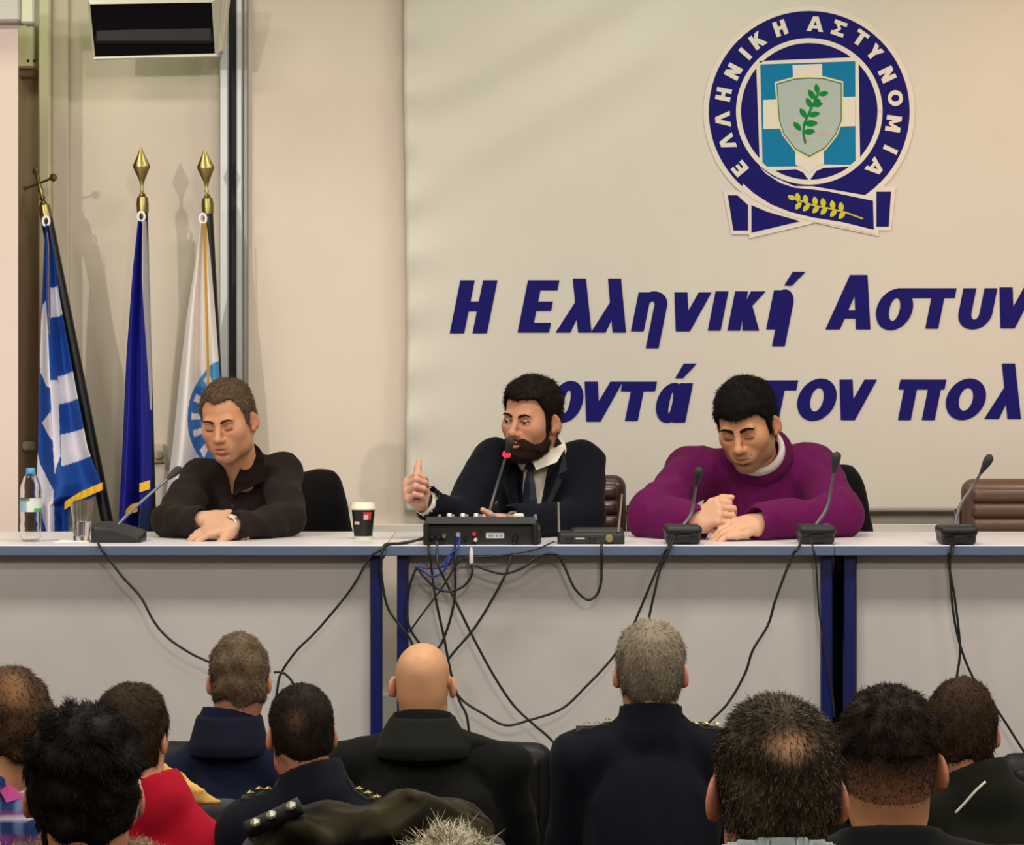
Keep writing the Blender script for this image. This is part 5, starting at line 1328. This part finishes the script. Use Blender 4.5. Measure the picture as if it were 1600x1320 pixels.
# ---- garments hung over the chairs
def draped(name, label, cx, top, cy, hw, drop, skew, col, seed):
    g = Grid((cx - hw - .2, cy - .22, top - drop - .05), (cx + hw + .2, cy + .26, top + .12), .008)
    c = V3(cx, cy, top); M = None
    for s in (-1, 1):
        g.cone(c + V3(s * hw * .9, 0, -.02), c + V3(s * (hw + skew), .02, -drop), .06, .075, .04)
    g.rbox(c + V3(0, .0, -drop / 2 + .02), (hw + .03, .10, drop / 2), .095, None, .05)
    g.rbox(c + V3(0, .012, -drop / 2 - .08), (hw + .0, .07, drop / 2), .02, None, .01, 'sub')
    g.warp(lambda x, y, z: .006 * wob(x, y, z, 22, seed, 6, (1, 1, .4)) + .003 * np.abs(wob(x, y, z, 50, seed + 1, 5)))
    v, q = g.mesh(); v2 = v
    o = obj_np(name, v, [q], CLOTH, None, cols=np.ones((len(v), 1)) * np.array(lin(col)))
    return tag(o, label, 'jacket')
draped('jacket', 'black jacket hung over chair of man in dark shirt', wx(424, CY), wz(760, CY) + .02, CY + .0, .205, .36, .03, '#0b0a0c', 71)
draped('jacket', 'black coat hung over chair of man in purple sweater', wx(1232, CY), wz(756, CY) + .02, CY + .0, .20, .36, .05, '#0b0b0c', 75)

#@@AUDIENCE
# ------------------------------------------------------------------ the hall seats
VINYL = mat('black_leather_seat', '#0a0b0d', .5, bump=.1, bscale=200, spec=.3); SEATF = mat('grey_seat_fabric', '#34353a', .9, bump=.2, bscale=600)
def hall_seat(label, x, yb, floor, top, wd=.52, m=None, group=None, round_=.05, thick=.05, name='hall_seat'):
    """Seat facing the stage: yb = distance of the backrest from the camera side."""
    o = empty(name, (x, yb + .25, floor), label, 'seat', group); m = m or VINYL; hw = wd / 2
    g = Grid((x - hw - .03, yb - .09, floor + .3), (x + hw + .03, yb + .13, top + .03), .009)
    zc = (top + floor + .36) / 2; g.rbox((x, yb + .02, zc), (hw, thick, (top - floor - .36) / 2), min(round_, thick * .98))
    g.warp(lambda a, b, c: .002 * wob(a, b, c, 25, int(abs(x) * 100), 5)); v, q = g.mesh(); obj_np('backrest', v, [q], m, o)
    if m is VINYL:
        g = Grid((x - hw, yb - .09, top - .22), (x + hw, yb + .02, top), .008); g.rbox((x, yb - .025, top - .12), (hw - .035, .022, .085), .02); v, q = g.mesh(); obj_np('headrest_pad', v, [q], m, o)
    g = Grid((x - hw, yb, floor + .3), (x + hw, yb + .56, floor + .5), .012); g.rbox((x, yb + .27, floor + .41), (hw - .03, .24, .05), .045); v, q = g.mesh(); obj_np('seat_cushion', v, [q], m, o)
    for s in (-1, 1):
        MB().box((x + s * (hw - .02) - .02, yb + .05, floor), (x + s * (hw - .02) + .02, yb + .42, floor + .40), .01).build('side_leg', BLKPL, o)
    return o
for px, nm in ((346, 'beyond the grey-haired man on the left'), (693, 'beyond the bald man'), (1040, 'beyond the grey-haired officer'), (1387, 'beyond the foremost right heads'), (1734, 'at the right edge')):
    hall_seat('empty black leather front row seat ' + nm, wx(px, 7.3), 7.32, -.72, wz(1163 if px < 1500 else 1180, 7.28), .576, VINYL, 'front row leather seats')

# ------------------------------------------------------------------ the audience
def audience(who, label, cx, top, Y, wpx, floor, yaw=0, pitch=0, roll=0, skin='#b88468', hair=None, gcol='#10131c', hw=.18, drop=0.0, dx=0.0, collar=(.076, .070, .035), infl=.008,
             folds=.004, gname='jacket', colfn=None, hairtop=.012, wid=1.0, ears=(0, 1.0), buzz=None, vox=.0042, seed=1, board=False, tr='#15171f', neckdz=0, lean=0.0, belly=1.05, gm=None, seat=True, hairfn=None, extra=None, hs=1.0, shz=0.0, aw=.03):
    s = hs * (wpx * Y / F) / .190; M = frame(yaw, pitch, roll, 1)
    tz = wz(top, Y); c = V3(wx(cx, Y), Y, tz - s * (.121 + hairtop))
    H = Head(c, M, s, wid); nk = c + V3(dx, -.028, -.118 * s + neckdz)
    T = dict(head=H, neck=nk, sl=nk + V3(-hw, .0, -.088 - drop), sr=nk + V3(hw, .0, -.088 - drop + shz), pelvis=nk + V3(dx, .05 + lean, -.52), depth=.12, neckr=.058 * s, belly=belly)
    # neither shoulder nor elbow is seen from the front: hands lie in the lap
    T['el'] = T['sl'] + V3(-aw, .09, -.27); T['er'] = T['sr'] + V3(aw, .09, -.27)
    T['wl'] = T['pelvis'] + V3(-.08, .30, .10); T['wr'] = T['pelvis'] + V3(.08, .30, .10)
    T['hand'] = skin
    o = empty('person', (T['pelvis'][0], T['pelvis'][1], floor), label, 'person', 'audience seen from behind')
    rel = [(25, 25, 12)] * 4; th = [(.8, .5, -.2), (.9, .3, -.2), (.95, .2, -.2)]
    hands = {'l': (V3(.35, .9, -.15), V3(0, .1, 1), V3(.9, -.3, 0), rel, th, 1.0, .12), 'r': (V3(-.35, .9, -.15), V3(0, .1, 1), V3(-.9, -.3, 0), rel, th, 1.0, .12)}
    body(T, o, vox, skin, True, 'down', hands, 0, lambda h, v: skin_cols(h, v, skin, '#9a5a50', .2, '#4a382e', buzz), ears=ears)
    gg, MM = garment(gname, T, o, gcol, .0085, infl, folds, 22, 100 + seed, None, gm, colfn, collar, cuff=.044)
    if hair: hair_obj(H, o, seed=seed * 7 + 3, **hair)
    legs(T, o, floor, 1, tr)
    if board:
        for S, sg in ((T['sl'], -1), (T['sr'], 1)):
            a = nk + V3(sg * .075, .0, 0); b = S + V3(sg * .012, 0, 0); n = 7; v = []; ax = nrm(V3(b[0] - a[0], 0, 0))
            for i in range(n):
                p = a + (b - a) * i / (n - 1)
                for dy in (-.028, .028):
                    z = top_z(T, p[0], p[1] + dy) ; v += [(p[0], p[1] + dy, z + .007), (p[0], p[1] + dy, z - .008)]
            fs = []
            for i in range(n - 1):
                k = 4 * i; fs += [(k, k + 4, k + 6, k + 2), (k + 1, k + 3, k + 7, k + 5), (k, k + 1, k + 5, k + 4), (k + 2, k + 6, k + 7, k + 3)]
            fs += [(0, 2, 3, 1), (4 * n - 4, 4 * n - 3, 4 * n - 1, 4 * n - 2)]
            bd = MB().put(v, fs).build('shoulder_board', mat('board_black', '#08090d', .7), o)
            for t in (.28, .52, .76):
                p = a + (b - a) * t; z = top_z(T, p[0], p[1]) + .007; mb = MB(); pts = []
                for k in range(10):
                    r_ = .011 if k % 2 == 0 else .005; pts.append((p[0] + r_ * math.cos(k * PI / 5), p[1] - .006 + r_ * math.sin(k * PI / 5)))
                V = [(x, y, z) for x, y in pts] + [(p[0], p[1] - .006, z + .006)]
                mb.put(V, [(k, (k + 1) % 10, 10) for k in range(10)]); mb.build('star', mat('star_gold', '#e2cf86', .25, metal=.9), bd)
    if extra: extra(T, o, H)
    if seat: hall_seat('dark hall seat under ' + who, T['pelvis'][0], T['pelvis'][1] - .21, floor, min(floor + .78, wz(1335, T['pelvis'][1] - .3)), .5, SEATF, 'hall seats under the audience')
    return T, o, H

# --- front occupied row
def coat_collar(T, o, H, col='#11120e', flap=True, w=.125):
    nk = T['neck']; g = Grid(nk - .25, nk + V3(.25, .25, .15), .006)
    g.cone(nk + V3(0, -.012, -.055), nk + V3(0, 0, .022), w, .080); g.plane(nk + V3(0, 0, .026), (0, 0, 1)); g.plane(nk + V3(0, 0, -.07), (0, 0, -1))
    if flap: g.cone(nk + V3(.07, -.04, -.03), nk + V3(.205, -.01, -.05), .026, .008, .02)
    g.cone(nk + V3(0, 0, -.1), nk + V3(0, 0, .1), .066, .068, .005, 'sub'); v, q = g.mesh()
    obj_np('collar', v, [q], CLOTH, o, cols=np.ones((len(v), 1)) * np.array(lin(col)))
audience('the bald man', 'bald man in black coat seen from behind', 661, 1005, 6.85, 101, -.72, yaw=-6, skin='#c58e68', gcol='#0b0b0a', hw=.205, drop=.02, hairtop=0, ears=(.002, 1.05),
         buzz=('#a58a68', lambda y: np.where(y < .03, -.075, .2), .35), seed=1, gname='coat', collar=(.082, .074, .032), extra=coat_collar, hs=1.0, wid=1.05, folds=.007, lean=-.1)
audience('the grey-haired officer', 'grey-haired officer in navy uniform with starred shoulder boards, right of bald man', 1016, 968, 6.65, 123, -.72, skin='#bd8466', gcol='#080b16', hw=.165, drop=-.005, hairtop=.012, seed=2,
         hair=dict(col='#5c5142', n=11000, length=.013, rad=.0005, lift=.1, grey='#a59a86', gfrac=lambda l: np.clip(.32 + l[:, 2] * 2.6, .03, .65), top=.012, side=.008, noise=.0022, freq=110), board=True, gname='uniform_jacket', collar=(.080, .074, .04), hs=.97, lean=-.1, folds=.006)
audience('the brown-grey haired man', 'man with brown-grey hair in navy jacket before left table', 373, 990, 6.85, 106, -.72, yaw=8, pitch=3, skin='#b07c62', gcol='#0c1228', hw=.13, drop=.05, dx=-.02, hairtop=.012, seed=3,
         hair=dict(col='#473a2a', n=9000, length=.012, rad=.0005, lift=.14, grey='#85755c', gfrac=.4, top=.012, side=.009, noise=.003, freq=110), collar=(.080, .074, .03), wid=.96, lean=-.1, folds=.007, extra=lambda T, o, H: coat_collar(T, o, H, '#0b1022', False, .100))
# --- second row
def bald_spot(cx, cz, r): return lambda l: np.clip(1.15 - np.hypot((l[:, 0] - cx) / r, (l[:, 2] - cz) / (r * 1.2)), 0, 1) * (l[:, 1] < .05)
audience('the dark-haired officer', 'dark-haired officer with small bald spot and starred shoulder boards', 470, 1068, 6.0, 116, -.66, yaw=14, skin='#b27a5c', gcol='#0a0e1a', hw=.142, dx=.03, aw=.01, drop=.015, hairtop=.010, seed=4, board=True, gname='uniform_jacket',
         hair=dict(col='#150f0b', n=11000, length=.010, rad=.0005, lift=.08, grey='#3a2c20', gfrac=.2, top=.010, side=.006, noise=.0015, patch=(bald_spot(-.03, .05, .03), '#4c382c'), mask=lambda l: 1 - .8 * bald_spot(-.03, .05, .03)(l)), wid=.98, shz=-.01)
def scarf(T, o, H):
    nk = T['neck']; g = Grid(nk + V3(-.02, -.2, -.2), nk + V3(.34, .2, .1), .007)
    for a, b, r0, r1 in (((246, 1200), (272, 1222), .02, .024), ((272, 1222), (305, 1242), .024, .02), ((305, 1242), (342, 1250), .02, .012)): g.cone(P(*a, 6.18), P(*b, 6.2), r0, r1, .015)
    g.warp(lambda x, y, z: .004 * wob(x, y, z, 60, 8, 5) + .007 * np.abs(wob(x, y, z, 150, 9, 4))); v, q = g.mesh()
    obj_np('scarf', v, [q], CLOTH, o, cols=np.ones((len(v), 1)) * np.array(lin('#c9a45c')))
audience('the person in red', 'brown-haired person in bright red jacket with yellow scarf', 208, 1068, 6.1, 122, -.66, yaw=-16, skin='#c48e70', gcol='#a30e26', hw=.125, drop=.06, dx=.045, hairtop=.012, seed=5,
         hair=dict(col='#241810', n=13000, length=.014, rad=.0005, lift=.08, grey='#4e3c24', gfrac=.25, top=.014, side=.012, noise=.002), extra=scarf, collar=(.075, .07, .02))
def plaid(v):
    b = np.array(lin('#243a6c')); c = np.ones((len(v), 1)) * b; x, z = v[:, 0], v[:, 2]
    w1 = ((x * 22) % 1 < .3)[:, None]; w2 = ((z * 22) % 1 < .3)[:, None]
    c = np.where(w1, c * .4 + np.array(lin('#7e8fc0')) * .6, c); c = np.where(w2, c * .5 + np.array(lin('#9a3c7c')) * .5, c)
    w3 = ((z * 22) % 1 < .06)[:, None]; return np.where(w3, np.array(lin('#c9bfd0')), c)
def pink_patch(T, o, H):
    a = [P(x, y, 5.0) for x, y in ((0, 1236), (14, 1224), (40, 1228), (37, 1246), (10, 1254))]
    v = [p * V3(1, 0, 1) + V3(0, surf_y(T, (p[0] * F / 5.0) + 800, HZ - (p[2] - CZ) * F / 5.0, 4.7, 5.6) - .006, 0) for p in a]
    v = [P((p[0] * F / 5.0) + 800, HZ - (p[2] - CZ) * F / 5.0, q[1]) for p, q in zip(a, v)]
    MB().put(v + [p + V3(0, .004, 0) for p in v], [tuple(range(5)), tuple(range(9, 4, -1))] + [(i, (i + 1) % 5, (i + 1) % 5 + 5, i + 5) for i in range(5)]).build('label_patch', mat('patch_pink', '#c8509a', .8), o)
audience('the person in plaid', 'balding brown-haired person in blue and pink plaid shirt at left edge', 22, 1042, 5.2, 138, -.60, yaw=25, pitch=12, roll=14, skin='#b5835f', gcol='#243a6c', hw=.15, aw=.0, drop=.0, dx=-.06, hairtop=.010, seed=6, colfn=plaid,
         hair=dict(col='#2e2117', n=12000, length=.014, rad=.0005, lift=.08, grey='#6b5236', gfrac=.35, top=.010, side=.011, noise=.002, patch=(bald_spot(-.005, .075, .042), '#8a6446'), mask=lambda l: 1 - .7 * bald_spot(-.005, .075, .042)(l)), gname='shirt', extra=pink_patch)
def piping(T, o, H):
    pts = [SP2(T, x, y) for x, y in ((1493, 1270), (1508, 1254), (1524, 1236), (1540, 1221))]
    MB().tube(spline(pts, 5), .003, 8).build('piping', mat('piping_white', '#c9cabc', .6), o, True)
def SP2(T, px, py, push=-.003): return P(px, py, surf_y(T, px, py, 4.0, 6.4) + push)
audience('the dark-haired man on the right', 'dark-haired man in olive black jacket with pale piping, far right', 1503, 1060, 5.9, 120, -.66, yaw=-10, skin='#b27a5e', gcol='#15160f', hw=.17, drop=.0, dx=.03, hairtop=.012, seed=7,
         hair=dict(col='#1f150e', n=11000, length=.013, rad=.0005, lift=.1, grey='#5a4026', gfrac=.25, top=.013, side=.009, noise=.0025), extra=piping)
# --- near rows
def straps(T, o, H):
    for s in (1,):
        p = [H.W(s * .080, .012, .018), H.W(s * .086, -.004, .02), H.W(s * .087, -.022, .002), H.W(s * .083, -.022, -.025), H.W(s * .078, .0, -.045), H.W(s * .07, .04, -.055)]
        MB().tube(spline(p, 6), .0016, 8).build('mask_strap', mat('mask_strap', '#d8dcd8', .7), o, True)
    g = Grid(H.c - .18, H.c + .18, .005); H.ell(g, (0, .075, -.055), (.060, .05, .048)); H.ell(g, (0, .06, -.055), (.058, .05, .045), 0, 'sub'); v, q = g.mesh()
    obj_np('face_mask', v, [q], CLOTH, o, cols=np.ones((len(v), 1)) * np.array(lin('#a9c4c8')))
    nk = T['neck']; g = Grid(nk - .2, nk + .2, .007)
    for k in range(14):
        a0, a1 = 2 * PI * k / 14, 2 * PI * (k + 1) / 14; g.cone(nk + V3(.095 * math.cos(a0), .085 * math.sin(a0), -.006), nk + V3(.095 * math.cos(a1), .085 * math.sin(a1), -.006), .034, .034, .01)
    v, q = g.mesh(); base = np.array(lin('#8e8468'))
    sv, sq, st, sc = strands(v, q, 9000, .022, lambda p: np.random.default_rng(4).normal(size=p.shape), .0006, lambda p, r: base * r.uniform(.4, 1.7, (len(p), 1)), .8, 0, 9)
    n0 = len(v); obj_np('fur_collar', np.vstack([v, sv]), [q, sq + n0, st + n0], HAIRM, o, cols=np.vstack([np.ones((n0, 1)) * base * .6, sc]))
audience('the curly dark-haired person', 'person with thick dark wavy hair and fur collar, left foreground', 132, 1101, 4.2, 190, -.54, yaw=4, skin='#c08a6c', gcol='#14130f', hw=.17, drop=.0, hairtop=.018, seed=8, vox=.004,
         hair=dict(col='#100c0a', n=26000, length=lambda l: .010 + .012 * np.clip(l[:, 2] / .08, 0, 1), rad=.0005, lift=.16, curl=.5, grey='#2c201a', gfrac=.25, top=.017, side=.008, noise=.0045, freq=110, jit=.25, dark=.4), extra=straps)
def shirt_col(T, o, H):
    nk = T['neck'] - V3(0, 0, .016); up = V3(0, 0, 1); g = Grid(nk - .15, nk + .2, .006); g.cone(nk + up * -.03, nk + up * .075, .082, .074); g.cone(nk - up * .1, nk + up * .2, .070, .066, 0, 'sub'); g.plane(nk + up * .062, nrm((0, .35, 1)))
    v, q = g.mesh(); obj_np('shirt_collar', v, [q], CLOTH, o, cols=np.ones((len(v), 1)) * np.array(lin('#a9b8bc')))
spot8 = lambda l: np.clip(1.2 - np.hypot((l[:, 0] - .002) / .036, (l[:, 2] - .078) / .022), 0, 1) * (l[:, 1] < .05)
audience('the thinning dark-haired man', 'man with thinning dark hair and pale shirt collar, right foreground', 1212, 1088, 3.6, 213, -.47, yaw=3, roll=-2, skin='#b5795c', gcol='#10131c', hw=.17, drop=.0, hairtop=.014, seed=9, vox=.004, extra=shirt_col, ears=(.004, 1.15),
         hair=dict(col='#221a12', n=20000, length=.014, rad=.00045, lift=.12, grey='#75684f', gfrac=lambda l: np.where(l[:, 2] < .03, .35, .2), top=.014, side=.008, noise=.0025, freq=100, patch=(lambda l: spot8(l) * .8, '#a37c5e'), mask=lambda l: 1 - .6 * spot8(l)))
def fade_sides(T, o, H):
    ln = [(-.14, -.068), (-.05, -.066), (-.018, -.045), (-.012, .028), (.004, .03), (.009, -.012), (.03, .02), (.05, .05), (.12, .07)]
    hair_obj(H, o, '#241a14', 24000, .005, .0005, .3, grey='#4c3a2c', gfrac=.3, top=.005, side=.0038, noise=.0002, line=ln, seed=77, name='faded_hair', dark=.9,
             patch=(lambda l: np.clip((.03 - l[:, 2]) / .10, 0, 1) ** 1.8, '#b98462'), mask=lambda l: np.clip((l[:, 2] + .075) / .10, .02, 1))
fade = [(-.14, .03), (-.05, .034), (0, .04), (.03, .04), (.05, .05), (.07, .062), (.12, .07)]
audience('the man with faded haircut', 'man with faded haircut and black jacket, beside thinning-haired man', 1388, 1072, 4.45, 178, -.54, yaw=-3, skin='#b98462', gcol='#0b0d0e', hw=.21, drop=-.01, hairtop=.014, seed=10, vox=.004, ears=(.003, 1.05),
         collar=(.085, .078, .02), extra=fade_sides,
         hair=dict(col='#1b130f', n=13000, length=.013, rad=.0005, lift=.45, curl=.5, grey='#3c2c20', gfrac=.2, top=.013, side=.0045, line=fade, noise=.0025, freq=120, jit=.5))
audience('the grey-haired person at the bottom', 'top of a head with pale grey curly hair at bottom centre', 705, 1300, 2.9, 210, -.40, skin='#b98462', gcol='#1a1a1c', hairtop=.016, seed=11, vox=.006, seat=False,
         hair=dict(col='#6a6250', n=15000, length=.020, rad=.00045, lift=.25, curl=.8, grey='#c9c2a8', gfrac=.5, top=.016, side=.012, noise=.004, freq=80, jit=.6))
# --- seat back and crumpled coat between the rows
hall_seat('grey fabric seat back between red jacket and dark-haired officer', wx(262, 6.4), 6.38, -.72, wz(1250, 6.38), .34, SEATF, None, .03, .035)
hall_seat('dark seat under the olive coat', wx(585, 4.75), 4.7, -.60, wz(1300, 4.7), .46, SEATF)
cc = P(580, 1310, 4.7); g = Grid(cc - V3(.26, .2, .16), cc + V3(.26, .2, .16), .006)
for x, y, r in ((430, 1300, .045), (470, 1285, .05), (520, 1290, .055), (575, 1290, .055), (630, 1272, .06), (655, 1262, .045), (690, 1280, .06), (730, 1300, .05)):
    g.ell(P(x, y + 8, 4.72), (r, .085, r * .8), None, .03)
for a, b in (((470, 1272), (560, 1300)), ((560, 1290), (640, 1246)), ((640, 1244), (700, 1256)), ((590, 1300), (660, 1250)), ((500, 1268), (430, 1298)), ((690, 1252), (748, 1290))):
    g.cone(P(*a, 4.66), P(*b, 4.67), .012, .016, .014)
g.warp(lambda x, y, z: .007 * wob(x, y, z, 55, 12, 6) + .011 * np.abs(wob(x, y, z, 75, 13, 4))); v, q = g.mesh()
oc = np.array(lin('#3c3722')); od = np.array(lin('#16130c')); wv = np.clip(.5 + .5 * wob(v[:, 0:1], v[:, 1:2], v[:, 2:3], 45, 14, 6), 0, 1)
coat = tag(obj_np('coat', v, [q], CLOTH, None, cols=oc * wv + od * (1 - wv)), 'crumpled olive green coat lying over seat at bottom centre', 'coat')
pts = [P(388, 1296, 4.66), P(425, 1280, 4.65), P(470, 1258, 4.65)]
bd = MB().tube(spline(pts, 6), .016, 10).build('shoulder_board', mat('board_black', '#08090d', .7), coat, True)
for (x, y) in ((399, 1286), (424, 1274), (455, 1260)):
    c = P(x, y, 4.63); MB().lathe(c, [(.010, 0), (.009, .004), (.002, .010)], 6, nrm((-.2, -.5, 1))).build('star', mat('star_silver', '#c9c8b8', .25, metal=.8), bd)
